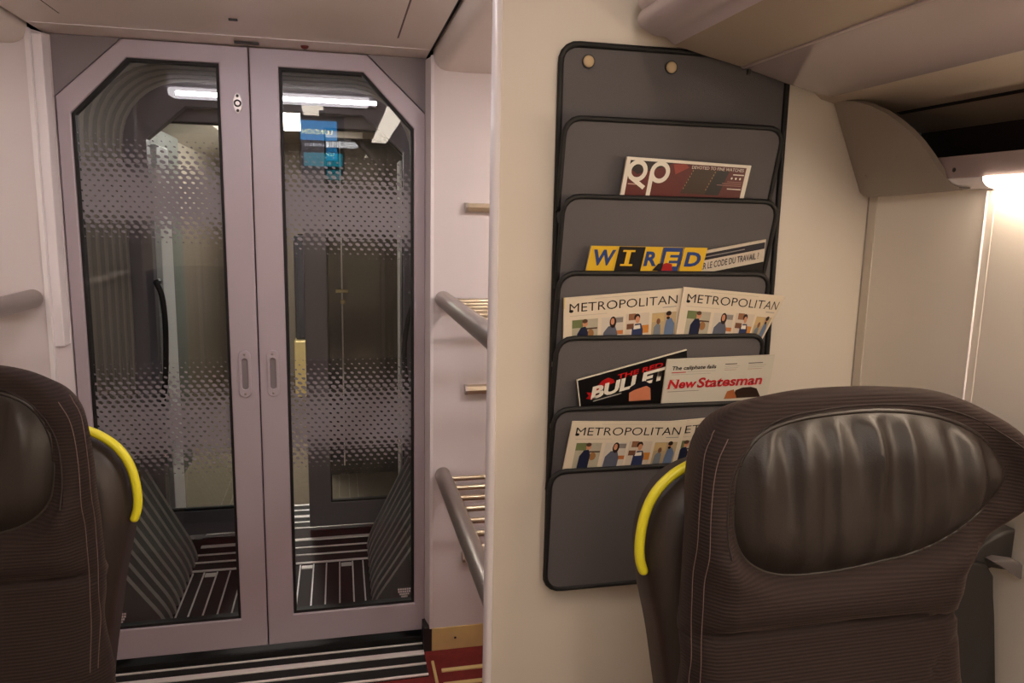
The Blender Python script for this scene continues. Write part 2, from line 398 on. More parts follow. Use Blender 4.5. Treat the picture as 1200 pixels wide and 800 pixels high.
# ------------------------------------------------------------------ setting: end wall round the door
def bulkhead(s, xe, xd, xo, nm):
    b = BM(); prism(b, [(xe, 2.376), (xo, 2.376), (xo, 2.50), (xd, 2.50), (xd, 2.441), (xe-s*.006, 2.384)], .064, 1.934, 'XY'); 
    return struct(nm, b, M['wall_cool'])
bulkhead(1, .289, .272, 1.16, 'wall_end_right'); bulkhead(-1, -.812, -.779, -1.6, 'wall_end_left')
def corner_trim(x, x2, nm, zb):
    b = BM(); prism(b, [(x, 2.371), (x2, 2.371), (x2, 2.377), (x, 2.386)], zb, 1.936, 'XY', .002); struct(nm, b, M['trim_white'], True, 40)
corner_trim(.281, .291, 'trim_11', .064); corner_trim(-.806, -.818, 'trim_12', .064)
b = BM(); box(b, -.806, -.7805, 2.384, 2.436, 1.06, 1.925, .003); struct('trim_13', b, M['trim_white'])
kp = BM(); box(kp, .289, 1.09, 2.374, 2.384, FL, .063, .002); kp_o = struct('baseboard_right', kp, M['gold'])
b = BM(); p = atz(537, 747, .02); dome(b, (.37, 2.374, .022), .004, .002); build('screw_head', b, M['charcoal'], kp_o)
b = BM(); box(b, .262, .289, 2.376, 2.46, FL, .066); struct('baseboard_jamb', b, M['charcoal'])
b = BM(); box(b, -1.6, -.81, 2.374, 2.384, FL, .063, .002); struct('baseboard_left', b, M['gold'])

# ------------------------------------------------------------------ the end door: two glazed leaves
DZ0, DZ1 = .026, 1.937
GZ0, GZ1 = .128, 1.886
def ring_frame(outer, inner, y0, y1, bev):
    b = BM(); n = len(outer)
    Vs = {}
    for nm, P, y in (('of', outer, y0), ('if', inner, y0), ('ob', outer, y1), ('ib', inner, y1)): Vs[nm] = [b.verts.new((x, y, z)) for x, z in P]
    ed = []
    for i in range(n):
        j = (i+1) % n
        b.faces.new((Vs['of'][i], Vs['of'][j], Vs['if'][j], Vs['if'][i])); b.faces.new((Vs['ob'][j], Vs['ob'][i], Vs['ib'][i], Vs['ib'][j]))
        b.faces.new((Vs['of'][j], Vs['of'][i], Vs['ob'][i], Vs['ob'][j])); b.faces.new((Vs['if'][i], Vs['if'][j], Vs['ib'][j], Vs['ib'][i]))
    b.edges.ensure_lookup_table()
    S1 = set(Vs['of']); S2 = set(Vs['if'])
    ed = [e for e in b.edges if (e.verts[0] in S1 and e.verts[1] in S1) or (e.verts[0] in S2 and e.verts[1] in S2)]
    if bev: bmesh.ops.bevel(b, geom=ed, offset=bev, segments=2, affect='EDGES', profile=.5)
    return b
def inset_poly(P, t):
    c = np.array(P).mean(0); P = np.array(P); n = len(P); out = []
    for i in range(n):
        a, p, q = P[i-1], P[i], P[(i+1) % n]
        d1 = (p-a)/np.hypot(*(p-a)); d2 = (q-p)/np.hypot(*(q-p)); n1 = np.array([-d1[1], d1[0]]); n2 = np.array([-d2[1], d2[0]])
        if (c-p)@n1 < 0: n1 = -n1
        if (c-p)@n2 < 0: n2 = -n2
        Am = np.array([n1, n2]); out.append(tuple(p+np.linalg.solve(Am, np.array([t, t]))))
    return out
def leaf(s, nm, label):
    sx = lambda x: XC + s*x
    outer = [(sx(.0018), DZ0), (sx(.523), DZ0), (sx(.523), 1.770), (sx(.343), DZ1), (sx(.0018), DZ1)]
    inner = [(sx(.084), GZ0), (sx(.487), GZ0), (sx(.487), 1.725), (sx(.333), GZ1), (sx(.084), GZ1)]
    # the two chamfers run at 45 degrees and the ring has one corner each
    fr = build(nm, ring_frame(outer, inner, 2.44, 2.482, .0035), M['frame'], None, False, None, None, 'structure')
    gi = inset_poly(inner, -.001); g2 = inset_poly(inner, .009)
    build('gasket', ring_frame(gi, g2, 2.4475, 2.472, .001), M['gasket'], fr)
    gp = inset_poly(inner, .004)
    b = BM(); prism(b, gp, 2.456, 2.462, 'XZ'); g = build('glass_pane', b, M['glass'], fr)
    b = BM(); b.faces.new([b.verts.new((x, 2.4552, z)) for x, z in gp]); build('halftone_print', b, M['print'], g)
    # flush pull
    cx = sx(.042); cz = .955
    def slot(w, h, k=12):
        r = w/2; out = []
        for i in range(k+1): a = math.pi*i/k; out.append((cx+r*math.cos(a), cz+h/2-r+r*math.sin(a)))
        for i in range(k+1): a = math.pi+math.pi*i/k; out.append((cx+r*math.cos(a), cz-h/2+r+r*math.sin(a)))
        return out
    A, B_ = slot(.036, .150), slot(.019, .100)
    fp = build('flush_pull', ring_frame(A, B_, 2.4335, 2.441, .002), M['frame'], fr)
    b = BM(); prism(b, slot(.020, .101), 2.4396, 2.4402, 'XZ'); build('finger_recess_shade', b, M['frame_recess'], fp)  # face coloured darker than the frame, painting in the recess's shade
    b = BM()
    for dz in (-.063, .063): dome(b, (cx, 2.4337, cz+dz), .0042, .002, n=12, k=3)
    build('screws', b, M['steel'], fp)
    # maker's mark etched low in the glass corner
    ex = sx(.455); b = BM()
    for k, (w, z) in enumerate(((.046, .176), (.044, .167), (.034, .158), (.022, .149))):
        for j in range(6):
            x0 = ex-w/2+j*w/6; box(b, x0, x0+w/6*.72, 2.4546, 2.4550, z-.003, z+.003)
    build('etched_mark', b, M['wall_cool'], g)
    return fr
door_l = leaf(-1, 'door_1', 'left'); door_r = leaf(1, 'door_2', 'right')
b = BM(); lx, ly, lz = at(278.5, 121, 2.439)
prism(b, [(lx+.0125*math.sin(a)*(.72+.28*abs(math.sin(a))), lz+.03*math.cos(a)) for a in [2*math.pi*i/20 for i in range(20)]], 2.4365, 2.441, 'XZ', .001)
lock = build('lock', b, M['steel_pale'], door_l)
b = BM(); tube(b, [(lx+.0085*math.cos(a), 2.436, lz+.0085*math.sin(a)) for a in [2*math.pi*i/20 for i in range(20)]], .0025, 8, closed=True); build('lock_barrel', b, M['gasket'], lock, True)
b = BM()
for dz in (.021, -.021): dome(b, (lx, 2.4366, lz+dz), .0045, .002, n=12, k=3)
build('screws', b, M['charcoal'], lock)
b = BM(); box(b, XC-.0018, XC+.0018, 2.452, 2.470, DZ0, DZ1); struct('trim_14', b, M['gasket'])
# corner gussets of the door portal and the header behind
for s, nm in ((-1, 'trim_15'), (1, 'trim_16')):
    b = BM(); prism(b, [(XC+s*.3445, 1.940), (XC+s*.53, 1.940), (XC+s*.53, 1.7665)], 2.446, 2.49, 'XZ', .003); struct(nm, b, M['frame_recess'])
b = BM(); prism(b, [(-1.0, -.03), (XC-.505, -.03), (XC-.505, 1.735), (XC-.34, 1.905), (XC+.34, 1.905), (XC+.505, 1.735), (XC+.505, -.03), (.5, -.03), (.5, 2.1), (-1.0, 2.1)], 2.485, 2.50, 'XZ'); struct('wall_portal', b, M['black'])

# ------------------------------------------------------------------ gangway
def arch(hw, zt, r, z0=0., k=8):
    P = [(XC-hw, z0), (XC-hw, .5), (XC-hw, 1.0)]
    for i in range(k+1): a = math.pi-math.pi/2*i/k; P.append((XC-hw+r+r*math.cos(a), zt-r+r*math.sin(a)))
    P.append((XC, zt))
    for i in range(k+1): a = math.pi/2-math.pi/2*i/k; P.append((XC+hw-r+r*math.cos(a), zt-r+r*math.sin(a)))
    return P+[(XC+hw, 1.0), (XC+hw, .5), (XC+hw, z0)]
b = BM(); rows = []
NY = 96
for i in range(NY+1):
    t = i/NY; y = 2.51+t*.74; ph = (t*8) % 1
    o = .045*(1-math.exp(-((ph-.5)/.17)**2))            # narrow ridges between wide folds
    rows.append([b.verts.new((x, y, z)) for x, z in arch(.545+o, 1.945+o, .24+o*.5, -.01)])
for i in range(NY):
    for j in range(len(rows[0])-1): b.faces.new((rows[i][j], rows[i][j+1], rows[i+1][j+1], rows[i+1][j])).material_index = 1 if abs((((i+.5)/NY*8) % 1)-.5) < .10 else 0
o = build('gangway_bellows', b, [M['bellows'], M['bellows_edge']], None, True)
tag(o, 'dark ribbed rubber bellows arching round the gangway behind the glass door', 'bellows')
def gp_poly(s):
    q = [(.535, 0), (.535, .300), (.418, .128), (.395, .095), (.377, .068), (.364, .044), (.355, .022), (.351, 0.002)]
    return [(XC+s*x, z+.002) for x, z in q]
nth = ['nearest the glass door', 'second from the glass door', 'third from the glass door', 'fourth from the glass door', 'fifth from the glass door',
       'fifth from the far door', 'fourth from the far door', 'third from the far door', 'second from the far door', 'nearest the far door']
for s, side in ((-1, 'left'), (1, 'right')):
    first = None
    for k in range(10):
        y = 2.625+k*.0625
        if first is None:
            b = BM(); prism(b, gp_poly(s), y, y+.026, 'XZ'); b.normal_update()
            for f_ in b.faces: f_.material_index = 0 if abs(f_.normal.y) > .9 else 1  # rim faces coloured paler, painting in the light the edges catch
            o = first = build('gangway_plate', b, [M['plate'], M['plate_rim_lit']], None, False)
        else:
            o = first.copy(); COL.objects.link(o); o.location.y += k*.0625; o.scale.z = 1+.042*k
        tag(o, 'slanted grey gangway plate at the %s of the floor, %s' % (side, nth[k]), 'gangway plate', 'grey plates along the %s side of the gangway' % side)

# far portal, far door
FY = 3.30
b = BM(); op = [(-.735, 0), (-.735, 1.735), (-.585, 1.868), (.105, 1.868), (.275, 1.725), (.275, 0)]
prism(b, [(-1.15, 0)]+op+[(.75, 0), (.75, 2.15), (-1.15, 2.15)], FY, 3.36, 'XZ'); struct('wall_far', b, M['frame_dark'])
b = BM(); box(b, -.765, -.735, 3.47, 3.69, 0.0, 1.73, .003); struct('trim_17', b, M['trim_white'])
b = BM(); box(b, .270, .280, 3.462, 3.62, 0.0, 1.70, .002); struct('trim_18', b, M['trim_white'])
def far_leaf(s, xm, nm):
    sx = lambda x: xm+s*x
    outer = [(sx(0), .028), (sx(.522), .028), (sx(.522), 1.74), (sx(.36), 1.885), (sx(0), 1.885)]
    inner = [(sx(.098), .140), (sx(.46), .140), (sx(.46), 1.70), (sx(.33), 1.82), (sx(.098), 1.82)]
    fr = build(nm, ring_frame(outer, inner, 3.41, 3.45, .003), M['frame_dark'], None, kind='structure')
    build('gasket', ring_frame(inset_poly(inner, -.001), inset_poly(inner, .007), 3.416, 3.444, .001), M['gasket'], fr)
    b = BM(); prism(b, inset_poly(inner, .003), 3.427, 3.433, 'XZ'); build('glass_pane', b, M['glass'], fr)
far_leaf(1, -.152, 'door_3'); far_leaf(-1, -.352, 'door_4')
# header lamp
hl = thing('header_light', 'long white strip light over the far door, seen through the glass', 'light', (XC, 3.27, 1.90))
a0, a1 = at(205, 113, 3.255), at(442, 124, 3.255)
b = BM(); box(b, a0[0], a1[0], 3.25, 3.298, 1.893, 1.925, .006); build('housing', b, M['frame_dark'], hl)
b = BM(); box(b, a0[0]+.003, a1[0]-.003, 3.246, 3.262, 1.902, 1.917, .003); build('diffuser', b, M['lamp_header'], hl)
hl = thing('header_light', 'added white strip light, unseen behind the top rail of the near glass door', 'light', (XC, 2.52, 1.95))  # extra lamp added to light the gangway plates from out of sight
b = BM(); box(b, XC-.36, XC+.36, 2.501, 2.535, 1.938, 1.962, .004); build('housing', b, M['frame_dark'], hl)
b = BM(); box(b, XC-.35, XC+.35, 2.515, 2.541, 1.934, 1.950, .003); build('diffuser', b, M['fill_gangway'], hl)
# curved grab handles on the far portal
def grab(pts, Y, nm, label):
    P = catmull([at(x, y, Y) for x, y in pts], 8, False)
    t = thing(nm, label, 'handle', tuple(P[-1])); b = BM(); tube(b, P, .011, 10, ref=(0, 1, 0)); build('bar', b, M['charcoal'], t, True)
    for e in (P[0], P[-1]):
        b = BM(); tube(b, [e, (e[0], 3.301, e[2])], .012, 10); build('mount', b, M['charcoal'], t, True)
grab([(183, 331), (190, 348), (194, 385), (194, 440), (190, 478)], 3.25, 'grab_handle', 'curved black grab handle at the left jamb of the far door')
grab([(487, 350), (479, 372), (474, 405), (475, 440), (480, 462)], 3.05, 'grab_handle', 'curved black grab handle at the right edge of the right glass pane')
# the car beyond
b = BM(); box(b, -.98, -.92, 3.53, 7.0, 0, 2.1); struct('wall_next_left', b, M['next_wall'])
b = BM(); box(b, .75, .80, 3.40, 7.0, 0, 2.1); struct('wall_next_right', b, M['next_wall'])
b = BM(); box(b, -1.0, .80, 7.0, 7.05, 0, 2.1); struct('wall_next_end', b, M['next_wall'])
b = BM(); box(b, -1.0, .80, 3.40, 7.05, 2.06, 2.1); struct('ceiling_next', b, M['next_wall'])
b = BM(); prism(b, [(-.92, 1.86), (-.70, 1.95), (-.70, 2.06), (-.92, 2.06)], 3.55, 7.0, 'XZ', .01); struct('ceiling_next_soffit', b, M['wall'])
t = thing('passage_light', 'white rectangular ceiling light in the next car, beyond the far door gap', 'light', (-.22, 5.0, 2.06))
b = BM(); box(b, -.42, -.17, 4.3, 5.6, 2.035, 2.06, .006); build('housing', b, M['trim_white'], t)
b = BM(); box(b, -.40, -.19, 4.32, 5.58, 2.028, 2.038); build('diffuser', b, M['lamp_next'], t)
t = thing('strip_light', 'short white strip light deeper in the next car', 'light', (.0, 5.6, 1.95))
a0, a1 = at(380, 167, 5.6), at(425, 171, 5.6)
b = BM(); box(b, a0[0], a1[0], 5.6, 5.66, a1[2]-.035, 2.06, .005); build('housing', b, M['next_wall'], t)
b = BM(); box(b, a0[0]+.004, a1[0]-.004, 5.592, 5.602, a1[2]-.03, a1[2]+.01); build('diffuser', b, M['lamp_header'], t)
# dark cabinet in the next car with a bar latch
cb = thing('cabinet', 'dark tall cabinet with a small bar latch, behind the right pane of the far door', 'cabinet', (.35, 4.4, 0))
b = BM(); box(b, -.075, .74, 4.2, 4.75, 0, 1.86, .006); build('body', b, M['next_dark'], cb)
b = BM(); box(b, -.060, .012, 4.186, 4.202, .08, 1.84, .002); build('edge_strip', b, M['navy'], cb)
for x in (-.062, .013):
    b = BM(); box(b, x-.004, x+.004, 4.18, 4.20, .06, 1.84, .001); build('metal_trim', b, M['strip'], cb)
p = at(400, 341, 4.16); b = BM(); tube(b, [(p[0]-.03, 4.165, p[2]), (p[0]+.035, 4.165, p[2])], .010, 8); tube(b, [(p[0]+.02, 4.165, p[2]), (p[0]+.02, 4.19, p[2])], .007, 8); build('latch', b, M['gold'], cb, True)
p = at(402, 354, 4.16); b = BM(); dome(b, (p[0], 4.18, p[2]), .014, .018); build('knob', b, M['gold'], cb, True)
# further fittings of the next car
b = BM(); box(b, -.35, -.10, 6.2, 6.5, .45, 1.30, .03); tag(build('partition_panel', b, M['navy']), 'dark navy panel in the next car, seen in the gap between the far doors', 'panel')
b = BM(); box(b, -.36, -.09, 6.15, 6.5, 0, .46, .01); tag(build('bin_cabinet', b, M['gold']), 'yellowish box under the navy panel in the next car', 'box')
b = BM(); box(b, -.919, -.865, 3.95, 4.62, 0.0, 1.86, .01); tag(build('dark_locker', b, mat('grey_green_panel', rgb(92, 94, 90), .5)), 'dark grey-green tall panel against the left wall of the next car', 'panel')
b = BM(); box(b, -.919, -.895, 4.70, 6.98, 0.0, 1.46, .006); struct('baseboard_next', b, mat('brown_wainscot', rgb(104, 92, 82), .5))
p0, p1 = at(203, 514, 5.4), at(231, 530, 5.4)
b = BM(); box(b, p0[0], p1[0], 5.4, 5.7, p1[2], p0[2], .01); box(b, p0[0]+.01, p1[0]-.01, 5.44, 5.68, 0, p1[2]+.01); tag(build('white_box', b, M['trim_white']), 'small pale box low on the floor of the next car, left pane', 'box')
p0, p1 = at(186, 258, 3.9), at(198, 283, 3.9)
b = BM(); box(b, -.92, p1[0], 3.9, 3.93, p1[2], p0[2], .004)
sc = build('wall_screen', b, M['charcoal']); tag(sc, 'small blue lit screen at the left wall of the next car', 'screen')
b = BM(); box(b, -.915, p1[0]-.004, 3.897, 3.901, p1[2]+.006, p0[2]-.006); build('display', b, emis('blue_display', (.10, .45, 1, 1), 1.0), sc)

# ------------------------------------------------------------------ partition with the rack, right side wall
b = BM(); prism(b, [(.287, 1.412), (.290, 1.404), (.300, 1.40), (1.16, 1.40), (1.16, 1.45), (.300, 1.45), (.290, 1.446), (.287, 1.438)], FL, 2.25, 'XY')
struct('wall_partition', b, M['wall'], True, 35)
b = BM(); prism(b, [(.284, 1.408), (.288, 1.402), (.2935, 1.3985), (.2945, 1.400), (.2945, 1.450), (.288, 1.4485), (.284, 1.442)], FL, 2.2, 'XY')
struct('trim_19', b, M['trim_white'], True, 40)
b = BM(); box(b, -1.6, -.79, 1.50, 1.55, FL, 2.25, .004); struct('wall_partition_left', b, M['wall'])
b = BM(); box(b, XW, 1.16, -3.0, 1.40, FL, 1.526); struct('wall_right', b, M['wall_side'])
b = BM(); box(b, 1.10, 1.16, 1.45, 2.38, FL, 1.95); struct('wall_bay_right', b, M['wall_cool'])
b = BM(); box(b, XW-.0006, XW+.002, 1.083, 1.099, FL, 1.515, .001); struct('trim_20', b, M['wall_side'])
b = BM(); box(b, XW-.0035, XW+.002, 1.0988, 1.102, FL, 1.515, .001); struct('trim_21', b, M['trim_white'])
b = BM(); box(b, XW-.0015, XW+.001, 1.374, 1.3985, FL, 1.512, .001); struct('trim_22', b, M['wall'])
b = BM(); box(b, XW-.0035, XW-.001, 1.3984, 1.3999, FL, 1.512); struct('trim_23', b, M['cove'])
b = BM(); box(b, -1.65, -1.6, -3.0, 2.45, FL, 2.25); struct('wall_left', b, M['wall'])
b = BM(); box(b, -1.65, 1.3, -3.05, -3.0, FL, 2.25); struct('wall_rear', b, M['wall'])
b = BM(); box(b, -1.65, 1.3, -3.05, 1.40, 2.20, 2.25); box(b, -1.6, .30, 1.395, 1.41, 1.94, 2.25); struct('ceiling_saloon', b, M['ceiling'])
b = BM(); box(b, 1.22, 1.30, -3.0, 1.40, 1.5, 2.25); struct('wall_cove', b, M['dark_glass'])

# saloon ceiling strips (behind and above the camera)
for x, lab in ((-.16, 'left'), (.40, 'right')):
    t = thing('ceiling_light', 'long warm ceiling strip light over the %s edge of the aisle' % lab, 'light', (x, -.6, 2.2), 'aisle ceiling strips')
    b = BM(); box(b, x-.085, x+.085, -2.8, .7, 2.175, 2.2, .008); build('housing', b, M['trim_white'], t)
    b = BM(); box(b, x-.07, x+.07, -2.78, .68, 2.168, 2.178); build('diffuser', b, M['lamp_warm'], t)
t = thing('vestibule_light', 'cool white strip light across the vestibule ceiling, above the top of the frame', 'light', (XC, 1.64, 1.94))
b = BM(); box(b, XC-.40, XC+.40, 1.58, 1.70, 1.930, 1.9405, .004); build('housing', b, M['trim_white'], t)
b = BM(); box(b, XC-.385, XC+.385, 1.590, 1.680, 1.897, 1.932, .012); build('diffuser', b, M['lamp_vest'], t)
# added downlights, out of view, to brighten the luggage bays
for x, y, lab, rl in ((.78, 1.57, 'right', .072), (-1.25, 1.75, 'left', .036)):
    t = thing('bay_fill_light', 'added round warm downlight, unseen in the soffit of the %s luggage bay' % lab, 'light', (x, y, 1.893), 'added luggage bay downlights')
    b = BM(); tube(b, [(x, y, 1.886), (x, y, 1.896)], .085, 24); build('rim', b, M['steel'], t)
    b = BM(); tube(b, [(x, y, 1.882), (x, y, 1.8865)], rl, 24); build('diffuser', b, M['fill_bay'], t)

# ------------------------------------------------------------------ overhead bin
BE = 1.362
under = xz([(790, 53), (830, 66.5), (870, 79)], BE)
gloss = xz([(870, 79), (900, 90), (935, 102.5), (960, 110), (976, 113)], BE)
nose = catmull(xz([(762, 4), (753, 11), (748, 19), (747.5, 26), (751, 32)], BE), 4, False)+xz([(765, 41), (770, 42), (777, 43), (781, 44.5), (786, 49), (790, 53)], BE)
bx = thing('overhead_bin', 'grey overhead luggage bin with lilac lip, over the right-hand seat', 'luggage bin', (.8, .4, 1.70))
top = [(.60, 2.0), (.56, 1.93)]
Yn = -1.6
def slab(prof, th, y0, y1):
    P = list(prof); up = [(x+.0, z+th) for x, z in P][::-1]
    b = BM(); prism(b, P+up, y0, y1, 'XZ'); return b
build('grip_lip', slab(nose, .03, Yn, BE), M['bin_nose'], bx, True, 28)
build('underside', slab(under, .03, Yn, BE-.001), M['bin'], bx, True, 50)
build('gloss_panel', slab(catmull(gloss, 4, False), .028, Yn, BE-.0005), M['bin_gloss'], bx, True, 50)
b = BM(); n0 = nose[0]; prism(b, [(n0[0]+.012, n0[1]+.01), (.60, 1.98), (.70, 2.17), (.74, 2.17), (.74, 1.85), (n0[0]+.05, n0[1]+.01)], Yn, BE-.004, 'XZ'); build('front_door', b, M['bin_nose'], bx, True, 40)
ex, ez = gloss[-1]
b = BM(); prism(b, [(ex, ez), (1.20, ez-.23*(1.20-ex)), (1.21, 2.17), (ex-.04, 2.17), (ex-.04, ez+.03)], Yn, 1.3995, 'XZ'); build('outer_underside', b, M['bin'], bx)
def on_under(x): return ez-.23*(x-ex)
b = BM(); prism(b, [(1.078, on_under(1.078)-.0012), (1.089, on_under(1.089)-.0012), (1.089, on_under(1.089)+.002), (1.078, on_under(1.078)+.002)], Yn, 1.330, 'XZ'); build('slot', b, M['gasket'], bx)
b = BM(); p = gloss[0]; prism(b, [(p[0]-.003, p[1]-.0015), (p[0]+.004, p[1]-.0025), (p[0]+.004, p[1]+.003), (p[0]-.003, p[1]+.003)], Yn, BE-.0003, 'XZ'); build('seam', b, M['lilac'], bx)
b = BM(); q = at(876, 122-38, BE); box(b, q[0]-.002, q[0]+.004, BE-.006, BE+.001, q[2]-.006, q[2]+.004, .001); build('end_clip', b, M['charcoal'], bx)

# cove under the bin: light rail and dark recess, with the grey end cover
cv = thing('cove_light', 'lilac light rail with a glowing lamp under the overhead bin', 'light', (1.08, .4, 1.52))
b = BM(); prism(b, [(1.060, 1.576), (1.062, 1.538), (1.095, 1.520), (1.15, 1.516), (1.15, 1.580)], Yn, 1.36, 'XZ'); build('rail', b, M['lilac'], cv, True, 30)
b = BM(); prism(b, [(1.0600, 1.5365), (1.0625, 1.529), (1.070, 1.523), (1.083, 1.519), (1.0895, 1.5185), (1.092, 1.526), (1.064, 1.5395)], Yn, 1.085, 'XZ'); build('lamp', b, M['lamp_cove'], cv, True, 40)
b = BM(); prism(b, [(1.0600, 1.5365), (1.0625, 1.529), (1.070, 1.523), (1.083, 1.519), (1.0895, 1.5185), (1.092, 1.526), (1.064, 1.5395)], 1.085, 1.345, 'XZ'); build('lamp_end', b, M['trim_white'], cv, True, 40)
q = at(1118, 199, 1.10); b = BM(); d = ray(1118, 199); qq = CAM+d*(1.0605/d[0]); dome(b, tuple(qq), .004, .0015, axis=(-1, 0, 0), n=12, k=3); build('screw_head', b, M['charcoal'], cv)
b = BM(); box(b, 1.2, 1.215, Yn, 1.3995, 1.515, 1.675); build('recess_back', b, M['dark_glass'], cv)
P0 = np.array(at(975, 116, 1.398)); P1 = np.array(at(1010, 231, 1.398))
nrm = np.cross(P1-P0, np.array([0, 1., 0])); nrm /= np.linalg.norm(nrm)
if nrm[0] > 0: nrm = -nrm
def on_cove(x, y): d = ray(x, y); return CAM+d*(((P0-CAM)@nrm)/(d@nrm))
cov_px = [(975, 116.5), (985, 117.2), (1002, 119), (1020, 124), (1037, 132), (1052, 142), (1066, 154), (1079, 168), (1090, 183), (1099, 197), (1107, 209), (1115, 217), (1124, 221.5), (1132, 223), (1110, 224.5), (1060, 228.5), (1018, 231), (1011, 230), (1006, 225)]
pts = [on_cove(*p) for p in cov_px]
b = BM(); A = [b.verts.new(p) for p in pts]; B_ = [b.verts.new(p-nrm*.011) for p in pts]
b.faces.new(A); b.faces.new(B_[::-1])
for i in range(len(A)): j = (i+1) % len(A); b.faces.new((A[i], A[j], B_[j], B_[i]))
fr_edges = [e for e in b.edges if e.verts[0] in A and e.verts[1] in A]
bmesh.ops.bevel(b, geom=fr_edges, offset=.004, segments=3, affect='EDGES', profile=.5)
cc = build('cove_cover', b, M['cove'], None, True, 35); tag(cc, 'grey swoosh-edged cover plate in the corner under the overhead bin', 'cover plate')
q = on_cove(1015, 207); b = BM(); dome(b, q+nrm*.0005, .0045, .0015, axis=nrm, n=14, k=3); build('screw_head', b, M['cove'], cc)

# ------------------------------------------------------------------ luggage racks and bumper bars
def luggage_rack(s, xt, z, x_wall, y0, y1, label):
    t = thing('luggage_rack', label, 'luggage rack', (xt, y1, z))
    b = BM(); tube(b, [(xt, y1-.001, z), (xt, y1-.012, z), (xt, y0, z)], [.020, .026, .026], 20); build('front_tube', b, M['steel'], t, True, 50)
    y = y1-.045
    while y > y0+.03:
        b = BM(); tube(b, [(xt, y, z-.004), (x_wall, y, z-.004)], .0085, 10); build('slat', b, M['slat'], t, True, 50); y -= .088
    return t
luggage_rack(1, .320, 1.197, 1.099, 1.452, 2.376, 'upper steel luggage rack in the bay right of the glass door')
luggage_rack(1, .322, .615, 1.099, 1.452, 2.376, 'lower steel luggage rack in the bay right of the glass door')
luggage_rack(-1, -.846, 1.203, -1.599, 1.56, 2.376, 'steel luggage rack left of the glass door')
def bumper(x0, x1, z, label):
    t = thing('bumper_bar', label, 'bar', (x0, 2.376, z), 'bumper bars on the end wall')
    b = BM(); prism(b, [(2.376, z-.014), (2.352, z-.012), (2.347, z), (2.352, z+.012), (2.376, z+.014)], x0, x1, 'YZ', .001); build('bar', b, M['slat'], t)
    b = BM(); prism(b, [(2.377, z-.0155), (2.350, z-.0135), (2.3445, z), (2.350, z+.0135), (2.377, z+.0155)], x0-.006, x0+.004, 'YZ', .001); build('end_cap', b, M['steel_pale'], t)
bumper(.393, 1.08, 1.485, 'short steel bumper bar above the upper rack on the end wall')
bumper(.398, 1.08, .900, 'short steel bumper bar between the two racks on the end wall')
bumper(.395, 1.08, .320, 'short steel bumper bar below the lower rack, half behind its tube')

# ------------------------------------------------------------------ small ceiling fittings over the door
p = atz(273, 22, 1.936); b = BM(); box(b, p[0]-.011, p[0]+.011, p[1]-.004, p[1]+.004, 1.931, 1.9375, .001); tag(build('ceiling_latch', b, M['charcoal']), 'tiny dark latch slot in the ceiling, ahead of the door seam', 'latch')
p = atz(289, 49, 1.94); b = BM(); box(b, p[0]-.034, p[0]+.034, p[1]-.006, p[1]+.006, 1.933, 1.9415, .001); tag(build('ceiling_guide', b, M['charcoal']), 'dark narrow slot in the ceiling right above the door seam', 'slot')
p = atz(357, 54, 1.94); b = BM(); dome(b, (p[0], p[1], 1.9405), .012, .010, axis=(0, 0, -1)); tag(build('door_sensor', b, M['red_plastic'], None, True), 'small dark red sensor dome in the ceiling above the right door leaf', 'sensor')

# ------------------------------------------------------------------ information display hanging behind the viewpoint (seen mirrored in the glass)
ds = thing('information_display', 'hanging display with blue LONDON panel, mirrored in the right door glass', 'display', (-.1, -.6, 2.2))
b = BM(); box(b, -.26, .05, -.64, -.60, 1.74, 2.13, .008); box(b, -.12, -.08, -.63, -.61, 2.12, 2.2); build('case', b, M['charcoal'], ds)
BLUE = emis('blue_panel', (.05, .42, 1, 1), 5.0); TEAL = emis('teal_panel', (.03, .55, .75, 1), 3.0); PALE = emis('pale_text', (.9, .85, .4, 1), 14.0); WHITE = emis('white_text', (.9, .92, 1, 1), 9.0)
def disp(x0, x1, z0, z1, m, nm):
    b = BM(); box(b, x0, x1, -.600, -.597, z0, z1); return build(nm, b, m, ds)
def dfn(u, v, n): return Vector((u, -.597+n, v))          # faces the door: mirrored x when read from the door side
def dtext(s, xa, xb, z0, z1, m):
    bm = text_bm(s); X = [v.co.x for v in bm.verts]; Y = [v.co.y for v in bm.verts]
    for v in bm.verts: v.co = Vector((xb-(v.co.x-min(X))/(max(X)-min(X))*(xb-xa), -.5962, z0+(v.co.y-min(Y))/(max(Y)-min(Y))*(z1-z0)))
    return build('lettering', bm, m, ds)
disp(-.245, .0, 1.965, 2.095, BLUE, 'blue_field'); dtext('LONDON', -.235, -.03, 2.005, 2.038, PALE)
dtext('London', -.215, -.06, 1.925, 1.95, WHITE)
disp(-.225, .035, 1.79, 1.88, TEAL, 'teal_field')

# ------------------------------------------------------------------ magazine rack
RK = 1.397
rk = thing('magazine_rack', 'tall grey mesh magazine rack with black binding, hanging on the partition', 'magazine rack', (.64, 1.39, .70))
def rrect(x0, x1, z0, z1, rt, rb, k=6, dx=0.):
    P = []
    for cx_, cz_, r, a0 in ((x1-rb, z0+rb, rb, -90), (x1-rt, z1-rt, rt, 0), (x0+rt, z1-rt, rt, 90), (x0+rb, z0+rb, rb, 180)):
        if r <= 0: P.append((cx_, cz_)); continue
        for i in range(k+1): a = math.radians(a0+90*i/k); P.append((cx_+r*math.cos(a), cz_+r*math.sin(a)))
    return [(x-dx*(z1-z)/(z1-z0) if x > (x0+x1)/2 else x, z) for x, z in P]
bp = rrect(.404, .872, .708, 1.772, .032, .03)
b = BM(); prism(b, bp, RK-.003, RK, 'XZ'); build('back_panel', b, M['mesh'], rk)
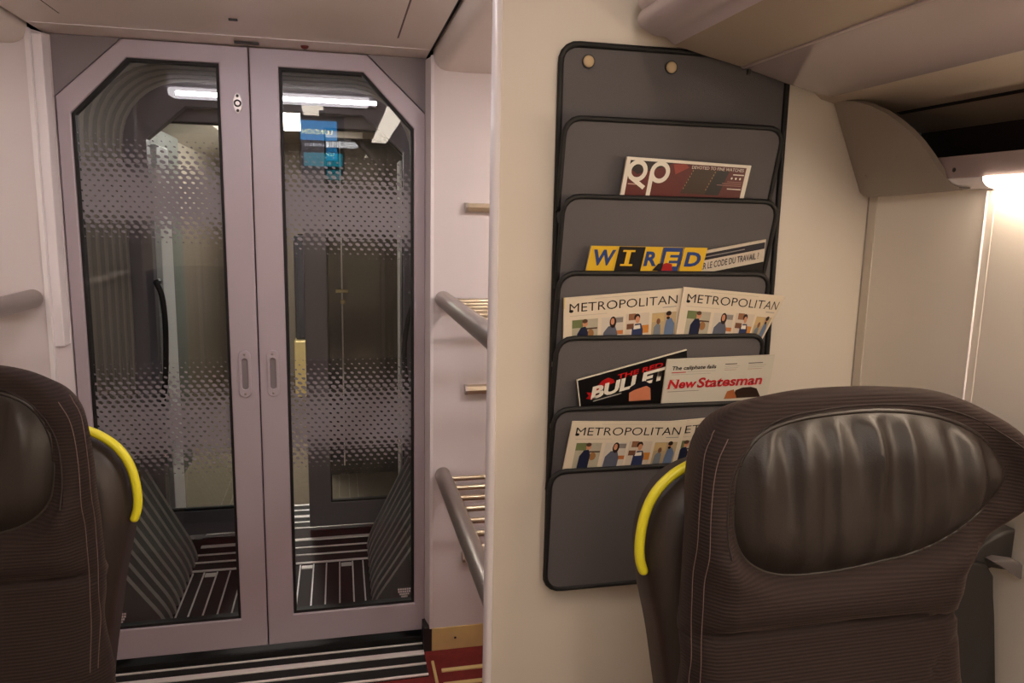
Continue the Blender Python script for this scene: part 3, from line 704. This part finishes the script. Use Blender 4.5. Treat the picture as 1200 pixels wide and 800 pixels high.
b = BM(); tube(b, [(x, RK-.004, z) for x, z in resample(bp, .012)], .0058, 8, closed=True, ref=(0, 1, 0)); build('binding', b, M['piping'], rk, True)
tops = [1.635, 1.495, 1.353, 1.229, 1.090, .965]
PT, PB, PH = 1.352, 1.388, .19
def pocket_y(i, z): return PT+(PB-PT)*np.clip((tops[i]-z)/PH, -1, 1)
px0 = [.410, .412, .408, .408, .406, .402]; px1 = [.868, .868, .862, .860, .858, .856]
for i, zt in enumerate(tops):
    zb = zt-PH if i < 5 else .708
    P = rrect(px0[i]*PT/1.4+.008, px1[i]*PT/1.4+.010, zb, zt, .030, .004 if i < 5 else .032, dx=.008 if i < 5 else .0)
    if i == 5: yf = lambda z: PT+.0+.02*np.clip((zt-z)/(zt-zb), 0, 1)
    else: yf = lambda z, i=i: float(pocket_y(i, z))
    R = resample(P, .012); b = BM()
    A = [b.verts.new((x, yf(z), z)) for x, z in R]; B_ = [b.verts.new((x, yf(z)+.0022, z)) for x, z in R]
    b.faces.new(A); b.faces.new(B_[::-1])
    for k in range(len(A)): j = (k+1) % len(A); b.faces.new((A[k], A[j], B_[j], B_[k]))
    pk = build('pocket', b, M['mesh'], rk)
    path = [(x, yf(z)+.001, z) for x, z in R]
    b = BM()
    if i == 5: tube(b, path, .0052, 8, closed=True, ref=(0, 1, 0))
    else:
        k0 = min(range(len(R)), key=lambda k: abs(R[k][0]-R[:, 0].max())+abs(R[k][1]-zb)*3)
        seq = path[k0:]+path[:k0]; seq = [p for p in seq if p[2] > zb+.012]
        # order the open run from lower right, over the top, to lower left
        lo = max(range(len(seq)), key=lambda k: (Vector(seq[k])-Vector(seq[k-1])).length); seq = seq[lo:]+seq[:lo]
        tube(b, seq, .0052, 8, ref=(0, 1, 0))
    build('binding', b, M['piping'], pk, True)
    # side gussets fold back to the rear panel
    for xs_, sg in ((R[:, 0].min()+.002, -1), (R[:, 0].max()-.010, 1)):
        zz = np.linspace(zb+.02, zt-.03, 8); b = BM()
        G1 = [b.verts.new((xs_, yf(z)+.002, z)) for z in zz]; G2 = [b.verts.new((xs_+(.004 if sg < 0 else -.002), RK-.003, z)) for z in zz]
        G3 = [b.verts.new((xs_+.0015, yf(z)+.002, z)) for z in zz]; G4 = [b.verts.new((xs_+.0055 if sg < 0 else xs_-.0005, RK-.003, z)) for z in zz]
        for k in range(7):
            b.faces.new((G1[k], G1[k+1], G2[k+1], G2[k])); b.faces.new((G3[k], G4[k], G4[k+1], G3[k+1]))
            b.faces.new((G1[k], G3[k], G3[k+1], G1[k+1])); b.faces.new((G2[k], G2[k+1], G4[k+1], G4[k]))
        build('gusset', b, M['mesh'], pk)
for q in ((689.5, 72), (786.5, 79)):
    p = at(*q, RK-.004); b = BM(); tube(b, [(p[0], RK-.003, p[2]), (p[0], RK-.006, p[2])], .0125, 24); build('washer', b, M['charcoal'], rk, True, 40)
    b = BM(); dome(b, (p[0], RK-.006, p[2]), .0108, .004); build('button', b, M['cream_screw'], rk, True)

# ------------------------------------------------------------------ magazines
PR = {}
def ink(r, g, b_):
    k = (r, g, b_)
    if k not in PR: PR[k] = mat('ink_%d_%d_%d' % k, rgb(r, g, b_), .38)
    return PR[k]
PAPER = ink(226, 214, 194)
class Mag:
    """a magazine leaning in pocket i; sheet coordinates u right, v down from the top left corner, n towards the viewer"""
    def __init__(s, name, label, i, TL, TR, BL, H, off, th=.004, curl=None, group='magazines in the rack', cover=PAPER):
        Y0 = PT+.0045+off
        a, c, e = (np.array(at(*q, Y0)) for q in (TL, TR, BL))
        s.R = (c-a); s.R[1] = 0; s.W = np.linalg.norm(s.R); s.R /= s.W
        s.D = (e-a); s.D[1] = 0; s.D /= np.linalg.norm(s.D)
        s.a = a; s.i = i; s.off = off; s.curl = curl or (lambda u, v: (0., 0.)); s.H = H; s.th = th
        s.t = thing(name, label, 'magazine', tuple(s.f(s.W/2, H, 0)), group)
        nu, nv = 24, 12; b = BM()
        G = [[[b.verts.new(s.f(s.W*k/nu, H*j/nv, n)) for k in range(nu+1)] for j in range(nv+1)] for n in (-.0003, -th)]
        for j in range(nv):
            for k in range(nu):
                b.faces.new((G[0][j][k], G[0][j][k+1], G[0][j+1][k+1], G[0][j+1][k])); b.faces.new((G[1][j][k], G[1][j+1][k], G[1][j+1][k+1], G[1][j][k+1]))
        for k in range(nu):
            b.faces.new((G[0][0][k], G[1][0][k], G[1][0][k+1], G[0][0][k+1])); b.faces.new((G[0][nv][k], G[0][nv][k+1], G[1][nv][k+1], G[1][nv][k]))
        for j in range(nv):
            b.faces.new((G[0][j][0], G[0][j+1][0], G[1][j+1][0], G[1][j][0])); b.faces.new((G[0][j][nu], G[1][j][nu], G[1][j+1][nu], G[0][j+1][nu]))
        s.pages = build('pages', b, PAPER, s.t)
        s.cov = s.rect('cover', 0, s.W, 0, H, cover, 0.0002, s.t, 24, 12)
    def f(s, u, v, n):
        p = s.a+s.R*u+s.D*v; du, dy = s.curl(u/s.W, v)
        z = p[2]
        y = float(pocket_y(s.i, z)) if z < tops[s.i] else PT-(PB-PT)*(z-tops[s.i])/PH
        return Vector((p[0]+du, min(y+.0045+s.off, 1.3885)+dy-n, z))
    def poly(s, nm, pts, m, n, par, sub=1):
        b = BM(); b.faces.new([b.verts.new(s.f(u, v, n)) for u, v in pts]); return build(nm, b, m, par)
    def rect(s, nm, u0, u1, v0, v1, m, n, par, nu=6, nv=4):
        b = BM(); G = [[b.verts.new(s.f(u0+(u1-u0)*k/nu, v0+(v1-v0)*j/nv, n)) for k in range(nu+1)] for j in range(nv+1)]
        for j in range(nv):
            for k in range(nu): b.faces.new((G[j][k], G[j][k+1], G[j+1][k+1], G[j+1][k]))
        return build(nm, b, m, par)
    def text(s, st, u0, u1, v0, v1, m, n=.0007, par=None, nm='lettering', **k):
        return build(nm, fit_text(st, u0, u1, v0, v1, s.f, n, **k), m, par or s.cov)
    def disc(s, nm, u, v, ru, rv, m, n, par, k=18):
        return s.poly(nm, [(u+ru*math.cos(2*math.pi*i/k), v+rv*math.sin(2*math.pi*i/k)) for i in range(k)], m, n, par)
    def ring(s, nm, u, v, ro, ri, m, n, par, k=28):
        b = BM(); O = [b.verts.new(s.f(u+ro*math.cos(2*math.pi*i/k), v+ro*math.sin(2*math.pi*i/k), n)) for i in range(k)]; I = [b.verts.new(s.f(u+ri*math.cos(2*math.pi*i/k), v+ri*math.sin(2*math.pi*i/k), n)) for i in range(k)]
        for i in range(k): j = (i+1) % k; b.faces.new((O[i], O[j], I[j], I[i]))
        return build(nm, b, m, par)

SKIN = ink(206, 146, 112); HAIR = ink(48, 32, 26); DKBLUE = ink(34, 40, 66); MIDBLUE = ink(104, 124, 156); BLACKI = ink(20, 17, 18); WHT = ink(236, 228, 214)
def metropolitan(label, i, TL, TR, BL, off, curl=None):
    m = Mag('magazine', label, i, TL, TR, BL, .262, off, .004, curl, cover=ink(228, 214, 192)); w = m.W; c = m.cov
    m.text('METROPOLITAN', w*.045, w*.955, .0125, .0295, BLACKI, spacing=1.0, offset=-.006)
    m.poly('lettering_swash', [(w*(.06+.018*math.cos(a)), .0275+.003*math.sin(a)) for a in [k*math.pi/6 for k in range(12)]], BLACKI, .0006, c)
    m.rect('small_print', w*.25, w*.70, .0055, .0062, ink(190, 176, 160), .0006, c, 6, 1)
    m.rect('small_print', w*.05, w*.36, .0368, .0374, ink(190, 176, 160), .0006, c, 6, 1)
    m.rect('small_print', w*.83, w*.95, .0345, .0358, ink(150, 144, 146), .0006, c, 3, 1)
    ph = [(.07, .285, 'a'), (.315, .50, 'b'), (.52, .72, 'c'), (.745, .955, 'd')]
    f0 = m.f; m.f = lambda u, v, n: f0(u, v-.0065, n)
    for u0, u1, k in ph:
        a, e = w*u0, w*u1; W_ = e-a; top = .052 if k != 'c' else .049
        X = lambda q: a+W_*q
        bg = {'a': (186, 178, 158), 'b': (216, 206, 192), 'c': (216, 202, 184), 'd': (190, 168, 132)}[k]
        p = m.rect('cover_photo', a, e, top, .115, ink(*bg), .0005, c, 4, 3)
        if k == 'a':
            m.rect('greenery', X(0), X(.42), top, .068, ink(116, 126, 84), .0007, p, 2, 2); m.rect('table', X(.55), X(.98), .0695, .0725, ink(86, 62, 48), .0008, p, 2, 1)
            m.disc('chair', X(.72), .081, W_*.13, .0085, ink(160, 116, 70), .0008, p)
            m.poly('jacket', [(X(.18), .115), (X(.2), .080), (X(.34), .068), (X(.52), .066), (X(.62), .078), (X(.6), .115)], DKBLUE, .0010, p)
            m.disc('face', X(.5), .060, W_*.10, .0068, SKIN, .0012, p); m.disc('hair', X(.49), .0555, W_*.105, .0042, ink(92, 66, 50), .0014, p)
        if k == 'b':
            m.rect('shelf', X(.62), X(.98), top+.002, .064, ink(150, 142, 136), .0007, p, 2, 2); m.rect('desk', X(.55), X(1), .080, .088, ink(196, 120, 66), .0007, p, 2, 2)
            m.poly('shirt', [(X(.05), .115), (X(.1), .082), (X(.32), .070), (X(.62), .070), (X(.74), .085), (X(.72), .115)], ink(96, 100, 116), .0010, p)
            m.disc('hair', X(.52), .0625, W_*.15, .0115, HAIR, .0011, p); m.disc('face', X(.50), .0610, W_*.085, .0066, SKIN, .0013, p)
        if k == 'c':
            m.rect('picture', X(.12), X(.42), top, .062, ink(152, 106, 76), .0007, p, 2, 2); m.rect('bench', X(.55), X(1), .074, .090, ink(206, 136, 60), .0007, p, 2, 2); m.rect('pots', X(.05), X(.35), .069, .080, ink(124, 84, 62), .0007, p, 2, 2)
            m.poly('apron', [(X(.25), .115), (X(.28), .080), (X(.42), .070), (X(.66), .070), (X(.75), .082), (X(.74), .115)], ink(52, 62, 100), .0010, p)
            m.poly('stripes', [(X(.36), .0735), (X(.62), .0725), (X(.64), .080), (X(.34), .081)], WHT, .0012, p)
            m.disc('hair', X(.48), .0565, W_*.125, .0068, HAIR, .0012, p); m.disc('face', X(.50), .0615, W_*.09, .0070, SKIN, .0014, p)
        if k == 'd':
            m.rect('window', X(0), X(.5), top+.001, .070, ink(206, 178, 128), .0007, p, 2, 2)
            m.poly('small_figure', [(X(.05), .115), (X(.1), .080), (X(.2), .074), (X(.36), .076), (X(.40), .115)], ink(122, 130, 140), .0009, p); m.disc('small_head', X(.27), .069, W_*.08, .0060, ink(130, 88, 66), .0011, p)
            m.poly('shirt', [(X(.50), .115), (X(.54), .082), (X(.60), .068), (X(.80), .064), (X(.94), .076), (X(.92), .115)], MIDBLUE, .0010, p)
            m.disc('face', X(.66), .0585, W_*.09, .0068, SKIN, .0012, p); m.disc('hair', X(.68), .0545, W_*.11, .0048, HAIR, .0014, p); m.disc('beard', X(.665), .0635, W_*.07, .0030, HAIR, .0014, p)
    m.f = f0
    return m
def curl_right(amt, start=.72):
    def g(u, v):
        k = max(0., (u-start)/(1-start)); return (-amt*.35*k*k, amt*k*k)
    return g
m = metropolitan('METROPOLITAN magazine in the fourth pocket from the top, left of two', 3, (658.5, 348), (796, 336.5), (660, 392), .0065)
m.rect('yellow_edge', -.0006, .0010, .0, .022, ink(220, 190, 60), .0005, m.cov, 1, 2)
metropolitan('METROPOLITAN magazine in the fourth pocket from the top, right one with curling corner', 3, (796.5, 335), (921, 346.5), (792, 392), .001, lambda u, v: (-.0035*max(0., (u-.78)/.22)**2-max(0., u-.6)/.4*min(v, .12)*.36, .010*max(0., (u-.78)/.22)**2))
metropolitan('METROPOLITAN magazine in the lowest pocket, fully visible left one', 5, (667.5, 490.5), (803, 491), (659.5, 550), .0005, curl_right(.005, .75))
metropolitan('METROPOLITAN magazine in the lowest pocket, half hidden behind the seat', 5, (781, 491), (915, 479), (775, 545), .0110)

# the watch magazine
m = Mag('magazine', 'dark red QP watch magazine with white border in the second pocket from the top', 1, (732, 184), (876.5, 194.5), (727, 226), .25, .002, .006, cover=WHT); w = m.W; c = m.cov
im = m.rect('cover_image', w*.030, w*.965, .0055, .2, ink(92, 28, 24), .0004, c)
m.poly('dark_corner', [(w*.03, .0055), (w*.37, .0055), (w*.33, .0105), (w*.1, .03), (w*.03, .02)], ink(34, 20, 18), .0006, im)
m.poly('red_glow', [(w*.37, .008), (w*.47, .006), (w*.50, .012), (w*.40, .026)], ink(146, 56, 44), .0006, im)
m.poly('strap', [(w*.535, .014), (w*.73, .014), (w*.665, .060), (w*.465, .060)], ink(56, 36, 22), .0007, im)
m.poly('strap_shade', [(w*.73, .014), (w*.83, .014), (w*.78, .060), (w*.665, .060)], ink(20, 14, 14), .0007, im)
for (ua, ub) in ((.535, .465), (.715, .65)):
    for k in range(7):
        v = .016+k*.0055; u = ua+(ub-ua)*(v-.014)/.046
        m.rect('stitch', w*u, w*(u+.006), v, v+.0028, ink(160, 128, 88), .0009, im, 1, 1)
logo = m.ring('letter_q', .0245, .0240, .0200, .0118, WHT, .0010, im)
m.poly('tail', [(.0095, .0385), (.0150, .0325), (.0455, .0510), (.0415, .0575)], WHT, .0011, logo)
logo = m.ring('letter_p', .0700, .0240, .0200, .0118, WHT, .0010, im)
m.poly('stem', [(.0500, .0240), (.0583, .0240), (.0583, .0800), (.0500, .0800)], WHT, .0011, logo)
m.text('DEVOTED TO FINE WATCHES', w*.52, w*.945, .0078, .0135, WHT, .0011, im)
m.rect('rule', w*.865, w*.955, .0185, .0205, WHT, .0010, im, 2, 1); m.rect('rule', w*.84, w*.955, .0455, .0475, WHT, .0010, im, 2, 1)
for k in range(3): m.disc('icon', w*(.86+.035*k), .0265, .0020, .0022, WHT, .0010, im)
for k in range(3): m.rect('small_print', w*(.83-.04*k), w*.95, .0325+.0035*k, .0338+.0035*k, ink(156, 110, 100), .0010, im, 2, 1)
m.rect('small_print', w*.04, w*.14, .0475, .0495, ink(190, 150, 140), .0010, im, 2, 1)

# WIRED
m = Mag('magazine', 'yellow, blue and black WIRED magazine in the third pocket from the top', 2, (691, 287.5), (826.5, 290), (687, 313), .235, .0005, .005, cover=ink(216, 176, 40)); w = m.W; c = m.cov
YEL = ink(228, 186, 44); BLU = ink(40, 66, 128)
tiles = [('W', 0, .215, YEL, BLU, .03, .215), ('I', .235, .46, BLACKI, YEL, .307, .345), ('R', .46, .62, YEL, BLU, .475, .585), ('E', .61, .80, BLU, YEL, .645, .765), ('D', .785, 1.0, YEL, BLU, .83, .965)]
for ch, u0, u1, bgc, fg, ta, tb in tiles:
    t_ = m.rect('letter_tile', w*u0, w*u1, .0008, .080, bgc, .0005, c, 2, 3); m.text(ch, w*ta, w*tb, .0070 if ch in 'WI' else .0090, .0375, fg, .0011, t_, offset=.035)
    if ch == 'I':
        for v in (.0070, .0340): m.rect('serif', w*.275, w*.378, v, v+.0036, YEL, .0012, t_, 2, 1)
m.poly('red_shape', [(w*.64, .046), (w*.645, .0330), (w*.67, .0305), (w*.72, .0330), (w*.74, .046)], ink(166, 30, 30), .0014, c)
m.poly('dark_shape', [(w*.56, .046), (w*.60, .0325), (w*.64, .0310), (w*.65, .046)], BLACKI, .0013, c)

# French paper behind it
m = Mag('magazine', 'black and white French magazine tilted behind the yellow one in the third pocket', 2, (741, 310), (893.5, 280), (741.5, 335), .20, .0075, .006, cover=ink(214, 202, 186)); w = m.W; c = m.cov
m.rect('black_band', 0, w*.995, .0055, .0185, ink(38, 38, 46), .0005, c, 8, 2)
m.rect('small_print', w*.48, w*.84, .011, .013, ink(150, 144, 144), .0008, c, 4, 1)
m.text('RMER LE CODE DU TRAVAIL ?', w*.46, w*.955, .0235, .0365, ink(46, 42, 54), .0008, offset=.012)
m.rect('black_band', 0, w, .0445, .08, BLACKI, .0005, c, 8, 2)

# the red bulletin
m = Mag('magazine', 'black magazine with red and white BULLETIN title, tilted in the fifth pocket', 4, (674, 443.5), (799, 407), (679, 474), .26, .0070, .004, cover=ink(14, 12, 14)); w = m.W; c = m.cov
m.rect('white_edge', 0, w, 0, .0022, WHT, .0005, c, 8, 1); m.rect('white_edge', 0, .0016, 0, .2, WHT, .0005, c, 1, 8)
m.text('THE RED', w*.36, w*.775, .0125, .0225, ink(190, 26, 28), .0010, offset=.03, shear=.15)
m.text('BULLETIN', w*.10, w*1.02, .0235, .0495, WHT, .0012, offset=.045, shear=.2)
bull = m.poly('bull_shape', [(w*.06, .044), (w*.09, .040), (w*.07, .031), (w*.13, .036), (w*.165, .026), (w*.22, .016), (w*.275, .013), (w*.32, .020), (w*.33, .027), (w*.24, .029), (w*.16, .040), (w*.115, .050)], ink(176, 24, 26), .0009, c)
hd = m.poly('forehead', [(w*.44, .075), (w*.45, .055), (w*.475, .050), (w*.60, .050), (w*.645, .060), (w*.64, .085)], ink(206, 128, 96), .0015, c)
m.poly('hair', [(w*.435, .058), (w*.46, .046), (w*.53, .040), (w*.60, .041), (w*.645, .050), (w*.65, .060), (w*.61, .0525), (w*.50, .0540)], ink(26, 22, 32), .0018, c)
m.rect('small_print', w*.12, w*.38, .0525, .0545, ink(170, 166, 160), .0010, c, 3, 1)

# New Statesman
m = Mag('magazine', 'pale magazine with large red serif title in the fifth pocket, beside the black one', 4, (777.5, 419), (902, 413.5), (775, 468), .262, .0005, .004, cover=ink(206, 200, 186)); w = m.W; c = m.cov
RED = ink(196, 34, 40)
m.text('The caliphate fails', w*.055, w*.46, .0150, .0255, BLACKI, .0007, offset=.022, shear=.12)
m.rect('small_print', w*.055, w*.185, .0275, .0292, RED, .0007, c, 2, 1); m.rect('small_print', w*.2, w*.46, .0275, .0283, ink(170, 164, 154), .0007, c, 2, 1); m.rect('small_print', w*.055, w*.42, .0325, .0333, ink(170, 164, 154), .0007, c, 3, 1)
for u0, ru in ((.54, .14), (.76, .17)):
    m.rect('small_print', w*u0, w*(u0+ru*.8), .0145, .0162, ink(80, 74, 72), .0007, c, 2, 1)
    for k in range(3): m.rect('small_print', w*u0, w*(u0+ru*(1-.1*k)), .0195+.004*k, .0203+.004*k, ink(175, 130, 122) if k == 2 else ink(170, 163, 154), .0007, c, 2, 1)
m.text('New', w*.035, w*.30, .0430, .0625, RED, .0009, offset=.030, shear=.12)
m.text('Statesman', w*.305, w*.92, .0415, .0630, ink(190, 36, 44), .0009, offset=.030, shear=.12)
for u, v in ((.032, .0615), (.060, .0430), (.108, .0430), (.095, .0615)): m.rect('serif', w*(u-.006), w*(u+.026), v, v+.0011, RED, .0010, c, 1, 1)
m.rect('small_print', w*.04, w*.33, .0680, .0690, ink(120, 114, 108), .0007, c, 2, 1)
m.poly('dark_hair_shape', [(w*.66, .09), (w*.68, .0725), (w*.74, .0675), (w*.82, .0670), (w*.88, .071), (w*.93, .09)], ink(52, 36, 28), .0009, c)
m.poly('warm_shape', [(w*.58, .09), (w*.60, .0740), (w*.66, .0705), (w*.70, .09)], ink(176, 104, 60), .0010, c)

# ------------------------------------------------------------------ seats
SY0 = .900; TILT = .10
def sat(x, y, dy=0.):
    """a pixel on the seat's front plane (leaning back a little), pushed back by dy"""
    d = ray(x, y); n = np.array([0, 1., -TILT]); o = np.array([0, SY0+dy, 1.10]); return CAM+d*(((o-CAM)@n)/(d@n))
def syp(z): return SY0+TILT*(z-1.10)
def sxz(pts, dy=0.): return [(lambda p: (p[0], p[2]))(sat(x, y, dy)) for x, y in pts]
st = thing('train_seat', 'brown ribbed cloth seat with dark leather headrest pillow, right of the aisle', 'seat', (.735, .98, FL), 'first row seats')
body_px = [(800, 800), (797.5, 760), (798.5, 720), (801, 680), (803, 640), (805, 595), (809, 555), (817, 522), (832, 496), (852, 478), (878, 465), (910, 457), (950, 452.5), (1000, 450.5), (1045, 451.5), (1085, 456), (1122, 465), (1156, 479), (1186, 499), (1205, 522), (1213, 550), (1206, 568), (1192, 590), (1171, 611), (1151, 630), (1140, 652), (1134, 684), (1129, 720), (1131, 755), (1134, 800)]
low = [(.956, .70), (.962, .60), (.968, .47), (.945, .44), (.70, .44), (.50, .44), (.475, .47), (.470, .60), (.464, .70)]
bo = [(min(x, 1.076), z) for x, z in [sxz([q], .045 if q[0] < 1040 else max(.015, .045-.030*(q[0]-1040)/90))[0] for q in body_px]]
body = catmull(bo+low, 5)
pil_px = [(864, 600), (868, 562), (882, 530), (905, 508), (940, 495), (990, 487), (1040, 484), (1085, 487), (1122, 496), (1156, 513), (1178, 535), (1185, 556), (1179, 577), (1157, 603), (1122, 631), (1081, 651), (1040, 662), (990, 673), (940, 679), (905, 676), (880, 662), (867, 638)]
pil = catmull(sxz(pil_px, -.01), 5)
seam = resample(catmull(sxz([(797, 757), (812, 757), (835, 750), (875, 741.6), (942, 732.6), (1032, 725), (1095, 722), (1131, 723.5)]), 6, False), .012, False)
side_seam = resample(catmull(sxz([(893, 478), (862, 495), (843, 525), (835, 570), (832, 620), (832, 650)]), 6, False), .012, False)
rim_in = resample(catmull(sxz([(838, 652), (838, 600), (846, 550), (868, 512), (905, 487), (960, 476), (1030, 471), (1095, 474), (1142, 490), (1178, 520), (1192, 552), (1180, 588), (1150, 620), (1110, 645)]), 6, False), .012, False)
low_seam = resample(catmull(sxz([(1130, 745), (1105, 765), (1088, 800), (1080, 850)]), 6, False), .012, False)
RB = .045
def body_y(Q, d, nog=False):
    x, z = Q[:, 0], Q[:, 1]; y = syp(z)
    h = roll(d, RB)
    head = sstep(.86, .92, z); h = h+.020*head*sstep(0, .05, d)
    h -= (0. if nog else .015)*np.exp(-(dist_to(Q, seam, False)/.0055)**2)
    h -= .005*np.exp(-(dist_to(Q, rim_in, False)/.004)**2)
    h -= .005*np.exp(-(dist_to(Q, low_seam, False)/.005)**2)*(z < .84)
    pin = inside(Q, pil); pd = dist_to(Q, pil)
    dip = np.where(pin, 1., np.exp(-(pd/.016)**2)); h -= .022*dip
    h += .014*np.exp(-((pd-.042)/.022)**2)*(~pin)*sstep(.93, 1.0, z)
    h += .026*sstep(.93, 1.08, x)*head                      # the wing comes forward beside the window
    h += .012*np.exp(-((z-.72)/.10)**2)*sstep(0, .1, d)
    return y-h
b = inflate(body, body_y, RB, SY0+.115, .010, .0085, .028)
for v in b.verts:
    if v.co.y > SY0+.11: v.co.y = syp(v.co.z)+.115
bc = build('back_cushion', b, M['fabric'], st, True, 60)
def pil_y(Q, d):
    x, z = Q[:, 0], Q[:, 1]; y = syp(z)
    h = .002+.030*(1-(1-np.clip(d/.075, 0, 1))**2.2)
    u = (x-.53)/.40
    t = sstep(.0, .02, d); top = sstep(.93, 1.13, z)
    ph = 2*math.pi*u
    f = .55*np.sin(ph*4.6+1.2*np.sin(9*z)+.6)+.45*np.sin(ph*7.3+2.0*np.sin(5*z+1)+2.)+.35*np.sin(ph*2.2+1.)
    crease = -np.abs(np.sin(ph*3.4+.7+.8*np.sin(7*z)))**.5
    h += t*(.0062*f*(.5+.8*top)+.0075*(crease+.8)*(.3+.7*top))
    return y+.006-h
b = inflate(pil, pil_y, .012, SY0+.03, .008, .0055)
for v in b.verts:
    if abs(v.co.y-(SY0+.03)) < 1e-6: v.co.y = syp(v.co.z)+.03
hp = build('headrest_pillow', b, M['leather'], st, True, 70)
PP = resample(pil, .010); b = BM(); tube(b, [(x, syp(z)+.0045, z) for x, z in PP], .0038, 8, closed=True, ref=(0, 1, 0)); build('piping', b, M['leather'], hp, True)
# stitched seams follow the cushion's front
def stitch(px, nm, m, r=.0006, lift=.0014, dy=0.):
    Q = resample(catmull(sxz([(x if x < 1000 else x-7, y) for x, y in px], .028), 6, False), .006, False); d = dist_to(Q, resample(body, .010)); y = body_y(Q, d, True)
    b = BM(); tube(b, [(q[0], yy-lift, q[1]) for q, yy in zip(Q, y)], r, 5); return build(nm, b, m, bc)
stitch([(836, 503), (824, 527), (818, 555), (814, 595), (812, 640), (810, 690), (808, 740), (808, 860)], 'stitching', M['thread'])
stitch([(842, 508), (831, 530), (825, 557), (821, 596), (819, 640), (817, 690), (815, 740), (815, 860)], 'stitching', M['thread'])
stitch([(838, 640), (838, 600), (846, 550), (868, 512), (905, 487), (960, 476), (1030, 471), (1095, 474), (1142, 490), (1178, 520), (1191, 552)], 'seam', M['thread_dark'], .0013)
stitch([(1125, 722), (1129, 760), (1130, 800)], 'stitching', M['thread'])
stitch([(818, 755), (835, 750), (875, 741.6), (942, 732.6)], 'seam', M['thread_dark'], .0012, -.010); stitch([(942, 732.6), (990, 728), (998, 727.5)], 'seam', M['thread_dark'], .0012, -.010)
# shell behind the cushion
shell_px = [(842, 546), (820, 552), (796, 565), (777, 586), (766, 610), (760, 640), (760, 668), (765, 705), (774, 750), (781, 800)]
so = sxz(shell_px, .12)
shell = catmull(so+[(.505, .60), (.515, .40), (.55, .36), (.75, .35), (.95, .36), (1.0, .40), (1.005, .60), (1.005, .72), (1.003, .80), (1.005, .86), (1.04, .93), (1.055, 1.0), (1.03, 1.06), (.98, 1.10), (.9, 1.115), (.78, 1.12), (.66, 1.115), (.59, 1.105)], 4)
def shell_y(Q, d): return syp(Q[:, 1])+.118-.0-roll(d, .05)*.9-.05+.02
b = inflate(shell, shell_y, .05, SY0+.19, .012, .03)
for v in b.verts:
    if abs(v.co.y-(SY0+.19)) < 1e-6: v.co.y = syp(v.co.z)+.185
sh = build('back_shell', b, M['shell'], st, True, 50)
hpx = [(822, 538), (805, 546), (786, 558), (768, 577), (756, 602), (750, 632), (750, 655), (755, 672)]
HP = catmull([tuple(sat(x, y, .125)) for x, y in hpx], 6, False); nH = len(HP)
rr = [.0088]*nH; rr[0] = rr[-1] = .0055; rr[1] = rr[-2] = .008
b = BM(); tube(b, HP, rr, 12, ref=(0, 1, 0), flat=.85); build('grab_handle', b, M['yellow'], st, True, 60)
# dark side wing between the shell and the side panel, with a grey trim below it
wp = [(lambda p: (p[0], p[2]))(at(x, y, .955)) for x, y in [(1128, 668), (1138, 652), (1152, 640), (1168, 628), (1184, 622), (1203, 620), (1203, 668), (1185, 664), (1160, 660), (1155, 672)]]
wp = [(min(x, 1.082), z) for x, z in wp]
b = BM(); prism(b, wp, .955, 1.02, 'XZ', .006, 3); build('side_wing', b, M['charcoal'], st, True, 50)
wp = [(lambda p: (p[0], p[2]))(at(x, y, .945)) for x, y in [(1112, 700), (1126, 672), (1140, 658), (1158, 662), (1166, 676), (1165, 720), (1166, 800), (1166, 900), (1112, 900)]]
wp = [(min(x, 1.07), z) for x, z in wp]
b = BM(); prism(b, wp, .945, 1.01, 'XZ', .006, 3); build('side_panel', b, M['charcoal'], st, True, 50)
wp = [(lambda p: (p[0], p[2]))(at(x, y, .945)) for x, y in [(1160, 656), (1168, 653), (1190, 656), (1204, 658), (1204, 674), (1200, 673), (1178, 665), (1163, 660)]]
wp = [(min(x, 1.082), z) for x, z in wp]
b = BM(); prism(b, wp, .935, 1.0, 'XZ', .003, 2); build('wing_trim', b, M['grey_plastic'], st, True, 50)
# cushion to sit on, armrest and pedestal (below the frame)
b = BM(); prism(b, rrect(.470, .965, .345, .875, .04, .04), .33, .455, 'XY', .03, 4); build('seat_cushion', b, M['fabric_fine'], st, True, 60)
b = BM(); box(b, .415, .462, .48, .90, .60, .64, .014, 3); build('armrest', b, M['charcoal'], st, True, 60)
b = BM(); box(b, .425, .455, .84, .99, .40, .615, .01); build('armrest_bracket', b, M['charcoal'], st)
b = BM(); box(b, .52, .92, .42, .93, .28, .335, .01); build('seat_pan', b, M['charcoal'], st)
for y in (.48, .88):
    b = BM(); prism(b, [(.60, FL), (.84, FL), (.80, .285), (.64, .285)], y-.025, y+.025, 'XZ', .006); build('leg', b, M['charcoal'], st)
def mirror_copy(root, loc, label):
    r = root.copy(); COL.objects.link(r); r.location = loc; r.scale.x = -1; r['label'] = label
    for ch in list(root.children):
        c = ch.copy(); COL.objects.link(c); c.parent = r
        for g in list(ch.children):
            d = g.copy(); COL.objects.link(d); d.parent = c
            for h in list(g.children): e = h.copy(); COL.objects.link(e); e.parent = d
    return r
mirror_copy(st, (-.643, .98+.35, FL), 'brown ribbed cloth seat at the left edge, in front of the glass door')
